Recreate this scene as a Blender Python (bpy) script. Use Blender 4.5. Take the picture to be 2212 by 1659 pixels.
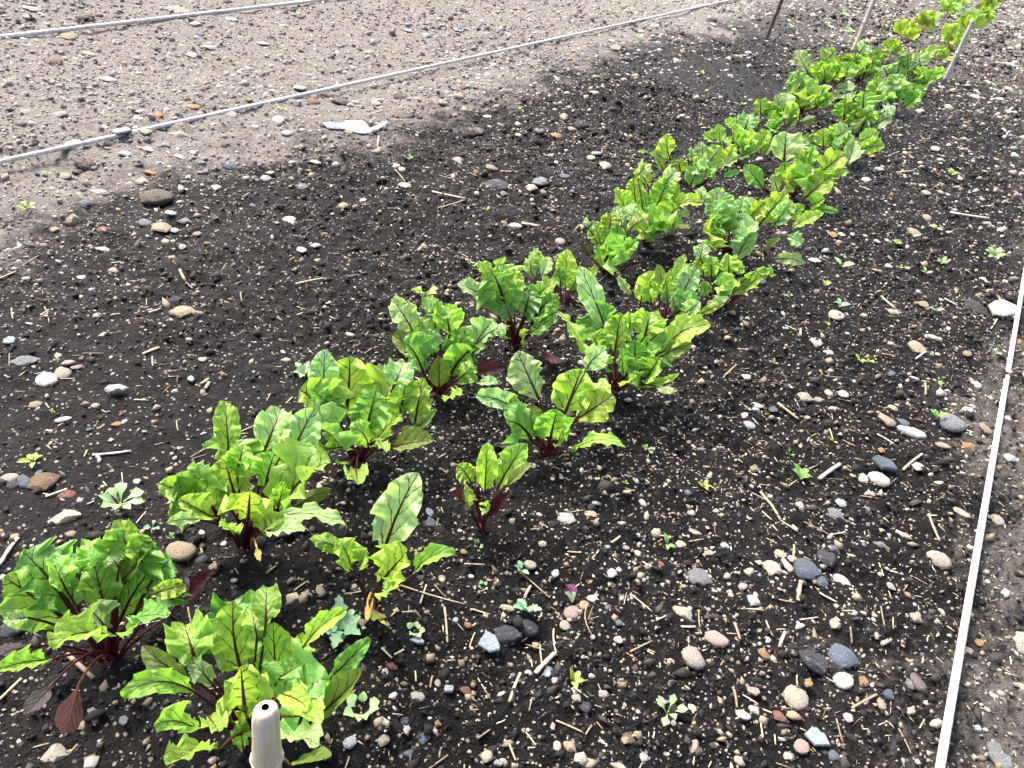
import bpy, math, random
import numpy as np
from mathutils import Vector, Matrix

# ------------------------------------------------------------------ camera
W, H = 2212.0, 1659.0            # photo pixel frame used for measurements
FPX, ROLL, VP = 1750.0, 11.0, (2352.0, -180.0)
CAMH = 0.9
random.seed(7); rng = np.random.default_rng(7)
scene = bpy.context.scene
for o in list(bpy.data.objects): bpy.data.objects.remove(o)
_r = math.radians(ROLL); _v = np.array([VP[0]-W/2, VP[1]-H/2])
_d = FPX*FPX/(_v[0]*math.sin(_r)-_v[1]*math.cos(_r))
DOWN = np.array([-math.sin(_r)*_d, math.cos(_r)*_d, FPX]); DOWN /= np.linalg.norm(DOWN)
FWD = np.array([_v[0], _v[1], FPX]); FWD -= DOWN*FWD.dot(DOWN); FWD /= np.linalg.norm(FWD)
RGT = np.cross(DOWN, FWD)
cam = bpy.data.cameras.new('camera'); camo = bpy.data.objects.new('camera', cam)
scene.collection.objects.link(camo)
cam.sensor_width = 36; cam.lens = FPX/W*36; cam.clip_start = 0.02; cam.clip_end = 1000
cx = Vector((RGT[0], FWD[0], -DOWN[0])); cy = -Vector((RGT[1], FWD[1], -DOWN[1])); cz = -Vector((RGT[2], FWD[2], -DOWN[2]))
m = Matrix((cx, cy, cz)).transposed().to_4x4(); m.translation = (0, 0, CAMH); camo.matrix_world = m
scene.camera = camo
CAM = np.array([0, 0, CAMH])

# ------------------------------------------------------------------ light
SUN_EL, SUN_AZ = 55.0, -80.0     # azimuth clockwise from +Y (the way the rows run)
world = bpy.data.worlds.new('World'); scene.world = world; world.use_nodes = True
wn = world.node_tree.nodes; wl = world.node_tree.links
sky = wn.new('ShaderNodeTexSky'); sky.sky_type = 'NISHITA'; sky.sun_disc = False
sky.sun_elevation = math.radians(SUN_EL); sky.sun_rotation = math.radians(SUN_AZ)
sky.air_density = 0.8; sky.dust_density = 6.0; sky.ozone_density = 1.0
wl.new(sky.outputs[0], wn['Background'].inputs[0]); wn['Background'].inputs[1].default_value = 0.12
sun = bpy.data.lights.new('sun', 'SUN'); suno = bpy.data.objects.new('sun', sun); scene.collection.objects.link(suno)
sun.energy = 1.5; sun.angle = math.radians(20); sun.color = (1.0, 0.96, 0.90)
_e, _a = math.radians(SUN_EL), math.radians(SUN_AZ)
sd = Vector((math.sin(_a)*math.cos(_e), math.cos(_a)*math.cos(_e), math.sin(_e)))
suno.rotation_euler = sd.to_track_quat('Z', 'Y').to_euler()
vs = scene.view_settings
vs.view_transform = 'Standard'; vs.look = 'None'; vs.gamma = 1.0; vs.use_curve_mapping = False; vs.exposure = 2.0

# ------------------------------------------------------------------ measuring helpers
CROPS = {'V': (0, 0, 1.8228), 'A': (0, 2000, .6173), 'B': (1200, 2000, .6173), 'C': (2667, 2000, .6173), 'D': (500, 1000, .6173),
         'E': (1700, 800, .6173), 'F': (2667, 0, .6173), 'G': (0, 0, .6173), 'H': (1300, 0, .6173), 'K': (0, 1000, .6029),
         'M': (2800, 1000, .6027), 'N': (2300, 450, .4521), 'Q': (1600, 1650, .788), 'S': (1200, 450, .1808)}
def px(c, x, y):
    ox, oy, s = CROPS[c]; return ((ox+x*s)/1.8228, (oy+y*s)/1.8228)
def pxs(c, w): return w*CROPS[c][2]/1.8228
def ray(p):
    r = np.array([p[0]-W/2, p[1]-H/2, FPX]); return np.array([r.dot(RGT), r.dot(FWD), -r.dot(DOWN)])
# value noise -------------------------------------------------------
_T = np.random.default_rng(3).random((256, 256))
def vn(x, y):
    xi = np.floor(x).astype(int); yi = np.floor(y).astype(int); fx = x-xi; fy = y-yi
    fx = fx*fx*(3-2*fx); fy = fy*fy*(3-2*fy)
    g = lambda a, b: _T[a & 255, b & 255]
    return (g(xi, yi)*(1-fx)+g(xi+1, yi)*fx)*(1-fy)+(g(xi, yi+1)*(1-fx)+g(xi+1, yi+1)*fx)*fy-.5
def damp(x, y):                   # smoother, rain-settled patches of the bed
    return np.clip((vn(x*1.7+60, y*1.5+21)+.08)*5, 0, 1)*np.clip((-.62-x)/.25, .0, 1)
def hz(x, y):
    x = np.asarray(x, float); y = np.asarray(y, float)
    d = np.maximum(np.hypot(x+.3, y), .5)
    z = .030*vn(x*2.1+5, y*2.1)+.016*vn(x*7+31, y*7+9)
    z = z+.022*vn(x*23+3, y*21+77)*np.clip(3.5/d, .4, 1)*(.35+1.3*np.clip(vn(x*3.3+8, y*3.1+2)+.5, 0, 1))
    lump = np.abs(vn(x*55+13, y*52+3))+np.abs(vn(x*61-7*y+90, y*58+41))
    z = z+.017*(lump-.35)
    z = z+.004*vn(x*150+7, y*140+19)*np.clip(2/d, 0, 1)
    # the compacted path between the cords and the damp patches are smoother
    fl = np.maximum(np.clip((-2.0-x)/.25, 0, 1)*.6, damp(x, y)*.65); z = z*(1-fl)+fl*.02*vn(x*2.1+5, y*2.1)
    return z*np.clip(1-np.clip((d-18)/30, 0, 1), 0, 1)
def gz(x, y): return float(hz(x, y))
def depth(P): return float((np.asarray(P)-CAM).dot(-np.array(cz)))
def ground(p):
    r = ray(p); t = CAMH/-r[2]
    for _ in range(4):
        P = CAM+r*t; t = (CAMH-gz(P[0], P[1]))/-r[2]
    return CAM+r*t

# ------------------------------------------------------------------ object helpers
COL = scene.collection
def tag(o, label=None, cat=None, group=None, kind=None):
    for k, v in (('label', label), ('category', cat), ('group', group), ('kind', kind)):
        if v: o[k] = v
    return o
def mesh_obj(name, verts, faces, mat, parent=None, smooth=True, uv=None, col=None):
    me = bpy.data.meshes.new(name)
    me.from_pydata([tuple(v) for v in verts] if not isinstance(verts, np.ndarray) else verts.tolist(), [], faces if isinstance(faces, list) else faces.tolist())
    return finish(name, me, mat, parent, smooth, uv, col)
def finish(name, me, mat, parent=None, smooth=True, uv=None, col=None):
    if smooth: me.polygons.foreach_set('use_smooth', np.ones(len(me.polygons), bool))
    if uv is not None:
        l = me.uv_layers.new(name='UVMap'); idx = np.empty(len(me.loops), int); me.loops.foreach_get('vertex_index', idx)
        l.data.foreach_set('uv', np.asarray(uv, np.float32)[idx].ravel())
    if col is not None:
        a = me.color_attributes.new('Col', 'FLOAT_COLOR', 'POINT'); c = np.ones((len(me.vertices), 4), np.float32); c[:, :3] = col
        a.data.foreach_set('color', c.ravel())
    if mat: me.materials.append(mat)
    o = bpy.data.objects.new(name, me); COL.objects.link(o)
    if parent: o.parent = parent
    return o
def big_mesh(name, V, F, mat, col=None, smooth=False):
    me = bpy.data.meshes.new(name); V = np.asarray(V, np.float32); F = np.asarray(F, np.int32); k = F.shape[1]
    me.vertices.add(len(V)); me.vertices.foreach_set('co', V.ravel())
    me.loops.add(F.size); me.loops.foreach_set('vertex_index', F.ravel())
    me.polygons.add(len(F)); me.polygons.foreach_set('loop_start', np.arange(0, F.size, k, dtype=np.int32))
    me.update(calc_edges=True); me.validate()
    return finish(name, me, mat, None, smooth, None, col)
def empty(name, loc):
    o = bpy.data.objects.new(name, None); COL.objects.link(o); o.location = loc; o.empty_display_size = .02; return o

# ------------------------------------------------------------------ materials
class NT:
    def __init__(s, name):
        s.m = bpy.data.materials.new(name); s.m.use_nodes = True; s.n = s.m.node_tree.nodes; s.l = s.m.node_tree.links
        s.b = s.n['Principled BSDF']; s.out = s.n['Material Output']
    def _in(s, sock, v):
        if v is None: return
        if isinstance(v, bpy.types.NodeSocket): s.l.new(v, sock)
        else:
            try: sock.default_value = v
            except Exception: sock.default_value = (*v, 1) if len(v) == 3 else v
    def math(s, op, a, b=None, c=None, clamp=False):
        n = s.n.new('ShaderNodeMath'); n.operation = op; n.use_clamp = clamp
        for i, v in enumerate((a, b, c)): s._in(n.inputs[i], v)
        return n.outputs[0]
    def noise(s, scale, vec=None, detail=3, rough=.55):
        n = s.n.new('ShaderNodeTexNoise'); n.inputs['Scale'].default_value = scale; n.inputs['Detail'].default_value = detail
        n.inputs['Roughness'].default_value = rough
        if vec: s.l.new(vec, n.inputs['Vector'])
        return n.outputs['Fac']
    def voro(s, scale, vec=None, feat='F1', out='Distance'):
        n = s.n.new('ShaderNodeTexVoronoi'); n.feature = feat; n.inputs['Scale'].default_value = scale
        if vec: s.l.new(vec, n.inputs['Vector'])
        return n.outputs[out]
    def mix(s, f, a, b, mode='MIX'):
        n = s.n.new('ShaderNodeMix'); n.data_type = 'RGBA'; n.blend_type = mode
        s._in(n.inputs[0], f); s._in(n.inputs[6], a); s._in(n.inputs[7], b); return n.outputs[2]
    def ramp(s, f, stops):
        n = s.n.new('ShaderNodeValToRGB'); s.l.new(f, n.inputs[0]); r = n.color_ramp
        while len(r.elements) < len(stops): r.elements.new(.5)
        for e, (p, c) in zip(r.elements, stops): e.position = p; e.color = (*c, 1) if len(c) == 3 else c
        return n.outputs[0]
    def smooth(s, f, a, b):
        n = s.n.new('ShaderNodeMapRange'); n.interpolation_type = 'SMOOTHSTEP'; s.l.new(f, n.inputs[0])
        n.inputs[1].default_value = a; n.inputs[2].default_value = b; n.inputs[3].default_value = 0; n.inputs[4].default_value = 1
        return n.outputs[0]
    def bump(s, h, strength, dist, normal=None):
        n = s.n.new('ShaderNodeBump'); n.inputs['Strength'].default_value = strength; n.inputs['Distance'].default_value = dist
        s.l.new(h, n.inputs['Height'])
        if normal: s.l.new(normal, n.inputs['Normal'])
        return n.outputs[0]
    def set(s, **k):
        for a, v in k.items(): s._in(s.b.inputs[a.replace('_', ' ')], v)
    def objcol(s): return s.n.new('ShaderNodeObjectInfo')
    def coord(s, w='Object'): return s.n.new('ShaderNodeTexCoord').outputs[w]

def soil_material():
    t = NT('soil'); geo = t.n.new('ShaderNodeNewGeometry').outputs['Position']
    sep = t.n.new('ShaderNodeSeparateXYZ'); t.l.new(geo, sep.inputs[0]); X, Y = sep.outputs[0], sep.outputs[1]
    big = t.noise(1.6, geo, 4); mid = t.noise(9, geo, 5, .65); fin = t.noise(70, geo, 4, .7); vf = t.noise(330, geo, 3, .7)
    wob = t.math('ADD', t.math('MULTIPLY', t.math('SUBTRACT', big, .5), 1.1), t.math('MULTIPLY', t.math('SUBTRACT', mid, .5), .55))
    xl = t.math('ADD', X, wob)
    dl = t.smooth(xl, -1.45, -1.78)                       # dry path left of the bed
    dr = t.smooth(t.math('ADD', X, t.math('MULTIPLY', wob, .7)), .12, .42)     # dry strip by the right cord
    df = t.math('MULTIPLY', t.smooth(t.math('ADD', Y, t.math('MULTIPLY', wob, 3)), 4.2, 7.5), .55)
    dry = t.math('MAXIMUM', dl, t.math('MAXIMUM', t.math('MULTIPLY', dr, .55), df))
    dry = t.math('MULTIPLY', dry, t.smooth(t.math('ADD', fin, t.math('MULTIPLY', dry, .55)), .45, .75), clamp=True)
    dark = t.ramp(fin, [(.3, (.0010, .0009, .0010)), (.48, (.0028, .0025, .0025)), (.60, (.009, .0078, .0075)), (.70, (.05, .042, .036))])
    dark = t.mix(t.math('MULTIPLY', t.smooth(big, .47, .62), .6), dark, (.0125, .0108, .0112))
    pale = t.ramp(t.math('ADD', t.math('MULTIPLY', fin, .6), t.math('MULTIPLY', vf, .4)), [(.30, (.085, .075, .064)), (.45, (.18, .162, .142)), (.6, (.25, .228, .202)), (.78, (.36, .335, .30))])
    c = t.mix(dry, dark, pale)
    fleck = t.voro(150, geo, 'F1', 'Color'); fsep = t.n.new('ShaderNodeSeparateColor'); t.l.new(fleck, fsep.inputs[0])
    fl = t.math('MULTIPLY', t.smooth(fsep.outputs[0], .84, .92), t.smooth(t.voro(150, geo), .45, .25))
    c = t.mix(fl, c, t.mix(fsep.outputs[1], (.36, .29, .19), (.26, .25, .24)))
    hgt = t.math('ADD', t.math('MULTIPLY', fin, 1.0), t.math('MULTIPLY', vf, .45))
    t.set(Base_Color=c, Roughness=t.mix(dry, t.mix(mid, (.42,)*3, (.75,)*3), (.95,)*3), Normal=t.bump(hgt, 1.0, .012))
    t.b.inputs['Specular IOR Level'].default_value = .18
    return t.m
def stone_material(name, attr, rough=.72):
    t = NT(name); co = t.coord('Object') if not attr else t.n.new('ShaderNodeNewGeometry').outputs['Position']
    if attr:
        a = t.n.new('ShaderNodeAttribute'); a.attribute_name = 'Col'; base = a.outputs['Color']; sc = 90
    else:
        oi = t.objcol(); base = oi.outputs['Color']; sc = 1.6
        mp = t.n.new('ShaderNodeVectorMath'); mp.operation = 'ADD'; t.l.new(co, mp.inputs[0]); t.l.new(oi.outputs['Location'], mp.inputs[1]); co = mp.outputs[0]
    n1 = t.noise(sc, co, 5, .65); n2 = t.noise(sc*5, co, 3, .7)
    c = t.mix(t.smooth(n1, .52, .78), base, t.mix(.5, base, (.24, .16, .09)))
    c = t.mix(t.smooth(n1, .45, .3), c, t.mix(.35, base, (.75, .72, .66)))
    c = t.mix(t.smooth(n2, .64, .82), c, t.mix(.5, base, (.05, .04, .035)))
    if not attr:                                          # soil caked on the buried half and in patches
        sp = t.n.new('ShaderNodeSeparateXYZ'); t.l.new(t.coord('Object'), sp.inputs[0])
        zz = t.math('ADD', sp.outputs[2], t.math('MULTIPLY', t.math('SUBTRACT', n1, .5), 2.4))
        c = t.mix(t.math('MULTIPLY', t.smooth(zz, .15, -.35), .85), c, (.035, .029, .025))
        c = t.mix(t.math('MULTIPLY', t.smooth(t.noise(sc*2.3, co, 4, .7), .58, .70), .55), c, (.10, .085, .07))
    t.set(Base_Color=c, Roughness=rough, Normal=t.bump(n2, .7, .02 if attr else .16))
    return t.m
def flat_col(name, attr, rough=.8, noise=40, amt=.5):
    t = NT(name)
    if attr: a = t.n.new('ShaderNodeAttribute'); a.attribute_name = 'Col'; base = a.outputs['Color']
    else: base = t.objcol().outputs['Color']
    n = t.noise(noise, None if attr else t.coord('Object'), 4, .7)
    c = t.mix(t.math('MULTIPLY', t.smooth(n, .4, .7), amt), base, t.mix(.6, base, (.04, .03, .02)))
    t.set(Base_Color=c, Roughness=rough, Normal=t.bump(n, .3, .004)); return t.m
def leaf_material():
    t = NT('leaf'); oi = t.objcol(); base = oi.outputs['Color']
    uvn = t.n.new('ShaderNodeUVMap'); uvn.uv_map = 'UVMap'; sep = t.n.new('ShaderNodeSeparateXYZ'); t.l.new(uvn.outputs[0], sep.inputs[0])
    sd_ = t.math('SUBTRACT', t.math('MULTIPLY', sep.outputs[0], 2.0), 1.0); s = sep.outputs[1]
    ax = t.math('ABSOLUTE', sd_); sg = t.math('SIGN', sd_)
    off = t.n.new('ShaderNodeVectorMath'); off.operation = 'ADD'; t.l.new(uvn.outputs[0], off.inputs[0])
    cr = t.n.new('ShaderNodeCombineXYZ'); t.l.new(t.math('MULTIPLY', oi.outputs['Random'], 37), cr.inputs[0]); t.l.new(t.math('MULTIPLY', oi.outputs['Random'], 91), cr.inputs[1])
    t.l.new(cr.outputs[0], off.inputs[1]); uv = off.outputs[0]
    nz = t.noise(5, uv, 3); n2 = t.noise(14, uv, 4, .6)
    ph = t.math('SUBTRACT', s, t.math('MULTIPLY', ax, .42)); ph = t.math('SUBTRACT', ph, t.math('MULTIPLY', t.math('MULTIPLY', ax, ax), .16))
    ph = t.math('ADD', ph, t.math('MULTIPLY', t.math('SUBTRACT', nz, .5), .20))
    ph = t.math('ADD', t.math('MULTIPLY', ph, 4.3), t.math('MULTIPLY', sg, .22)); ph = t.math('ADD', ph, oi.outputs['Random'])
    tri = t.math('MULTIPLY', t.math('ABSOLUTE', t.math('SUBTRACT', t.math('FRACT', ph), .5)), 2)
    wv = t.math('MULTIPLY_ADD', ax, -.10, .115)
    vein = t.smooth(t.math('DIVIDE', tri, wv), 1.25, .55)
    vein = t.math('MULTIPLY', vein, t.smooth(t.math('ADD', ax, t.math('MULTIPLY', t.math('SUBTRACT', n2, .5), .5)), .85, .40))
    mw = t.math('MULTIPLY_ADD', s, -.08, .09)
    rib = t.smooth(t.math('DIVIDE', ax, mw), 1.3, .7)
    # fine network and secondary forks
    net = t.smooth(t.voro(15, uv, 'DISTANCE_TO_EDGE'), .05, .0)
    vmask = t.math('MAXIMUM', t.math('MULTIPLY', vein, .95), rib)
    gw = t.n.new('ShaderNodeNewGeometry').outputs['Backfacing']
    c = t.mix(t.smooth(nz, .35, .7), base, t.mix(1.0, base, (1.18, 1.12, 1.1, 1), 'MULTIPLY'))
    c = t.mix(t.math('MULTIPLY', t.smooth(n2, .5, .75), .45), c, t.mix(1.0, base, (.68, .82, .7, 1), 'MULTIPLY'))
    halo = t.math('MULTIPLY', t.smooth(t.math('DIVIDE', tri, wv), 3.2, .9), t.smooth(ax, .9, .4))
    c = t.mix(t.math('MULTIPLY', halo, .16), c, t.mix(1.0, base, (.5, .65, .5, 1), 'MULTIPLY'))
    c = t.mix(t.math('MULTIPLY', net, .2), c, t.mix(1.0, base, (.5, .65, .5, 1), 'MULTIPLY'))
    c = t.mix(t.math('MULTIPLY', gw, .5), c, t.mix(1.0, c, (1.2, 1.15, 1.5, 1), 'MULTIPLY'))
    spot = t.math('MULTIPLY', t.smooth(t.voro(4.5, uv), .085, .05), t.smooth(t.noise(2.2, uv, 1), .5, .58))
    c = t.mix(t.math('MULTIPLY', spot, .8), c, (.22, .16, .08))
    edge = t.smooth(t.math('ADD', ax, t.math('MULTIPLY', t.math('SUBTRACT', s, .5), .12)), .80, 1.0)
    c = t.mix(t.math('MULTIPLY', edge, .75), c, t.mix(1.0, c, (1.6, 1.4, 1.7, 1), 'MULTIPLY'))  # bright rim highlight painted into the colour of the leaf margin
    red = oi.outputs['Alpha']                              # vein redness: 1 = beet red, 0 = yellow stemmed
    vc = t.mix(red, (.50, .50, .08), (.060, .010, .014))
    c = t.mix(vmask, c, vc)
    pill = t.math('ADD', t.math('MULTIPLY', tri, .55), t.math('MULTIPLY', n2, .9))
    pill = t.math('SUBTRACT', pill, t.math('MULTIPLY', net, .25))
    t.set(Base_Color=c, Roughness=.34, Normal=t.bump(pill, .55, .004)); t.b.inputs['Specular IOR Level'].default_value = .6
    tr = t.n.new('ShaderNodeBsdfTranslucent')
    tc = t.mix(1.0, c, (1.15, 1.25, .8, 1), 'MULTIPLY'); t.l.new(tc, tr.inputs[0])
    mx = t.n.new('ShaderNodeMixShader'); mx.inputs[0].default_value = .42
    t.l.new(t.b.outputs[0], mx.inputs[1]); t.l.new(tr.outputs[0], mx.inputs[2]); t.l.new(mx.outputs[0], t.out.inputs[0])
    return t.m
def weed_material():
    t = NT('weed_leaf'); oi = t.objcol(); base = oi.outputs['Color']; n = t.noise(60, t.coord('Object'), 3)
    c = t.mix(t.smooth(n, .4, .7), base, t.mix(.4, base, (.5, .6, .3)))
    t.set(Base_Color=c, Roughness=.5)
    tr = t.n.new('ShaderNodeBsdfTranslucent'); t.l.new(c, tr.inputs[0]); mx = t.n.new('ShaderNodeMixShader'); mx.inputs[0].default_value = .35
    t.l.new(t.b.outputs[0], mx.inputs[1]); t.l.new(tr.outputs[0], mx.inputs[2]); t.l.new(mx.outputs[0], t.out.inputs[0]); return t.m
def stalk_material():
    t = NT('stalk'); oi = t.objcol(); base = oi.outputs['Color']; n = t.noise(70, t.coord('Object'), 3)
    c = t.mix(t.smooth(n, .4, .7), base, t.mix(.5, base, (.02, .006, .006)))
    t.set(Base_Color=c, Roughness=.35); t.b.inputs['Subsurface Weight'].default_value = .15; t.b.inputs['Subsurface Radius'].default_value = (.004, .001, .001); return t.m
def cord_material():
    t = NT('cord_fibre'); uvn = t.n.new('ShaderNodeUVMap'); uvn.uv_map = 'UVMap'
    w = t.n.new('ShaderNodeTexWave'); w.wave_type = 'BANDS'; w.bands_direction = 'DIAGONAL'; w.inputs['Scale'].default_value = 1.0; w.inputs['Distortion'].default_value = .6
    t.l.new(uvn.outputs[0], w.inputs['Vector']); n = t.noise(30, t.coord('Object'), 4)
    c = t.mix(w.outputs['Fac'], (.50, .49, .46), (.62, .605, .57)); c = t.mix(t.math('MULTIPLY', t.smooth(n, .5, .75), .7), c, (.32, .28, .24))
    t.set(Base_Color=c, Roughness=.85, Normal=t.bump(w.outputs['Fac'], .35, .002)); return t.m
def wood_material(name, a, b, sc=(40, 40, 4)):
    t = NT(name); mp = t.n.new('ShaderNodeMapping'); mp.inputs['Scale'].default_value = sc; t.l.new(t.coord('Object'), mp.inputs[0])
    n = t.noise(3, mp.outputs[0], 5, .65); c = t.mix(t.smooth(n, .3, .7), a, b)
    t.set(Base_Color=c, Roughness=.6, Normal=t.bump(n, .3, .003)); return t.m
def plastic_material():
    t = NT('plastic_film'); n = t.noise(60, t.coord('Object'), 4)
    t.set(Base_Color=t.mix(n, (.34, .35, .39), (.52, .53, .57)), Roughness=.4, Normal=t.bump(n, .6, .006)); return t.m

SOIL = soil_material(); STONE = stone_material('stone', False); GRAVEL = stone_material('gravel', True)
CRUMB = flat_col('soil_crumb', True, .9, 120, .5); STRAW = flat_col('straw', False, .7, 90, .6); LITTER = flat_col('straw_litter', True, .75, 200, .5)
LEAF = leaf_material(); WEED = weed_material(); STALK = stalk_material(); CORD = cord_material()
BAMBOO = wood_material('bamboo', (.46, .36, .22), (.66, .57, .43)); STICK = wood_material('old_cane', (.44, .36, .25), (.62, .54, .42)); TWIG = wood_material('twig', (.05, .035, .025), (.13, .095, .07))
GREYW = wood_material('weathered_cane', (.36, .33, .28), (.55, .52, .47))
HOLLOW_SHADE = wood_material('hollow_shade', (.004, .004, .004), (.012, .01, .008)); FILM = plastic_material()  # inside of the cane's hollow painted near-black to stand for its shade
ROOTM = wood_material('beet_root', (.10, .012, .02), (.05, .02, .015), (30, 30, 30))

# ------------------------------------------------------------------ ground
def axis(segs):
    out = []
    for a, b, s0, s1 in segs:
        x = a
        while x < b - 1e-9:
            out.append(x); x += s0+(s1-s0)*(x-a)/(b-a)
    return out
xs = np.array([-400, -150, -60, -25, -12, -7]+axis([(-5.0, -1.6, .026, .012), (-1.6, -.9, .012, .0058), (-.9, .5, .0058, .0058), (.5, 1.6, .0058, .05)])+[1.9, 3, 6, 14, 40, 120, 400])
ys = np.array([-400, -120, -40, -12, -4, -1.5, -.6, -.25, -.08]+axis([(.02, 1.3, .0048, .0062), (1.3, 3, .0062, .016), (3, 7, .016, .04), (7, 15, .04, .09)])+[16, 19, 25, 40, 90, 200, 420])
GX, GY = np.meshgrid(xs, ys); GZ = hz(GX, GY)
nx, ny = len(xs), len(ys); idx = np.arange(nx*ny).reshape(ny, nx)
F = np.stack([idx[:-1, :-1], idx[:-1, 1:], idx[1:, 1:], idx[1:, :-1]], -1).reshape(-1, 4)
g = big_mesh('ground', np.stack([GX, GY, GZ], -1).reshape(-1, 3), F, SOIL, smooth=True)
tag(g, 'dark crumbly vegetable bed soil turning pale and dry towards the paths', 'soil', kind='structure')

# ------------------------------------------------------------------ beet plants
TONE = {'y': (.34, .55, .07), 'g': (.29, .51, .075), 'b': (.36, .56, .21), 'dg': (.18, .39, .07), 'd': (.18, .27, .055), 'r': (.05, .008, .018),
        'p': (.10, .085, .095), 'dr': (.05, .04, .02), 'yl': (.50, .36, .09), 'yy': (.32, .48, .06)}  # 'y' and 'b' paint backlit glow and sky sheen into the leaf colour
TONEWORD = {'d': 'bronze brown leaf', 'r': 'dark red leaf', 'p': 'greyish purple leaf', 'dr': 'dark drooping leaf', 'yl': 'yellow withered leaf'}
PROF_S = np.array([0, .05, .12, .22, .35, .48, .62, .75, .86, .94, 1.0]); PROF_W = np.array([.05, .13, .32, .62, .90, 1.0, .97, .83, .61, .37, .04])
def unit(v): return v/max(np.linalg.norm(v), 1e-9)
def depth_point(p, base, off):
    d = base[:2]/np.linalg.norm(base[:2]); r = ray(p); t = (np.linalg.norm(base[:2])-off)/(r[:2].dot(d)); return CAM+r*t
def leaf_mesh(B, M, T, width, n0, roll, rs, nu, nv, cup, wave, narrow):
    C = 2*M-(B+T)/2
    s = np.linspace(0, 1, nu+1)[:, None]
    c = (1-s)**2*B+2*s*(1-s)*C+s*s*T; tg = 2*(1-s)*(C-B)+2*s*(T-C); tg /= np.linalg.norm(tg, axis=1)[:, None]+1e-9
    n = n0-tg*(tg@n0)[:, None]; n /= np.linalg.norm(n, axis=1)[:, None]+1e-9
    b = np.cross(tg, n); a = math.radians(roll)+rs.uniform(-.7, .7)*(s-.5)
    n, b = n*np.cos(a)-b*np.sin(a), b*np.cos(a)+n*np.sin(a)
    w = np.interp(s[:, 0], PROF_S, PROF_W)**(1.0 if not narrow else 1.25)
    v = np.linspace(-1, 1, nv+1)
    ph = rs.uniform(0, 6.28, 6); fq = rs.uniform(2.2, 4.2)
    ss = s; V = v[None, :]; A = np.abs(V); hw = width/2
    edge = 1+A**3*(.025*np.sin(ss*37+ph[0]+V*2)+.045*np.sin(ss*15+ph[1]+3*np.sign(V))+.016*np.sin(ss*61+ph[5]))
    lat = V*w[:, None]*hw*edge
    wv = wave*(A**2.2)*(np.sin(ss*6.28*fq+ph[2]+np.sign(V)*1.7)+.55*np.sin(ss*6.28*fq*2.3+ph[3]+np.sign(V))+.12*np.sin(ss*6.28*fq*4.1+ph[4]))*hw*.30*np.sqrt(w[:, None])
    pk = .030*hw*np.cos(6.28*4.3*(ss-.42*A-.16*A*A+.22/4.3*np.sign(V)))*np.sin(np.clip(A, 0, 1)*3.14)*-1
    up = cup*A**1.3*w[:, None]*hw+wv+pk
    tipcurl = rs.uniform(-.25, .45)*np.clip(ss-.72, 0, 1)**2*width*4*.6
    P = c[:, None, :]+b[:, None, :]*lat[..., None]+n[:, None, :]*(up+tipcurl)[..., None]
    uv = np.stack([V*w[:, None]*.5+.5, np.broadcast_to(ss, lat.shape)], -1)
    ix = np.arange((nu+1)*(nv+1)).reshape(nu+1, nv+1)
    F = np.stack([ix[:-1, :-1], ix[:-1, 1:], ix[1:, 1:], ix[1:, :-1]], -1).reshape(-1, 4)
    mid = c+n*tipcurl
    return P.reshape(-1, 3), F, uv.reshape(-1, 2), mid
def tube(path, rad, k=5):
    path = np.asarray(path, float); n = len(path); tg = np.gradient(path, axis=0); tg /= np.linalg.norm(tg, axis=1)[:, None]+1e-9
    ref = np.array([.31, .87, .12]); a = np.cross(tg, ref); a /= np.linalg.norm(a, axis=1)[:, None]+1e-9; b = np.cross(tg, a)
    th = np.arange(k)*2*math.pi/k; rad = np.broadcast_to(np.asarray(rad, float), (n,))
    P = path[:, None]+rad[:, None, None]*(a[:, None]*np.cos(th)[None, :, None]+b[:, None]*np.sin(th)[None, :, None])
    F = [(i*k+j, i*k+(j+1) % k, (i+1)*k+(j+1) % k, (i+1)*k+j) for i in range(n-1) for j in range(k)]
    F += [tuple(range(k-1, -1, -1)), tuple((n-1)*k+j for j in range(k))]
    return P.reshape(-1, 3), F
PLANTS = []
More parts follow.
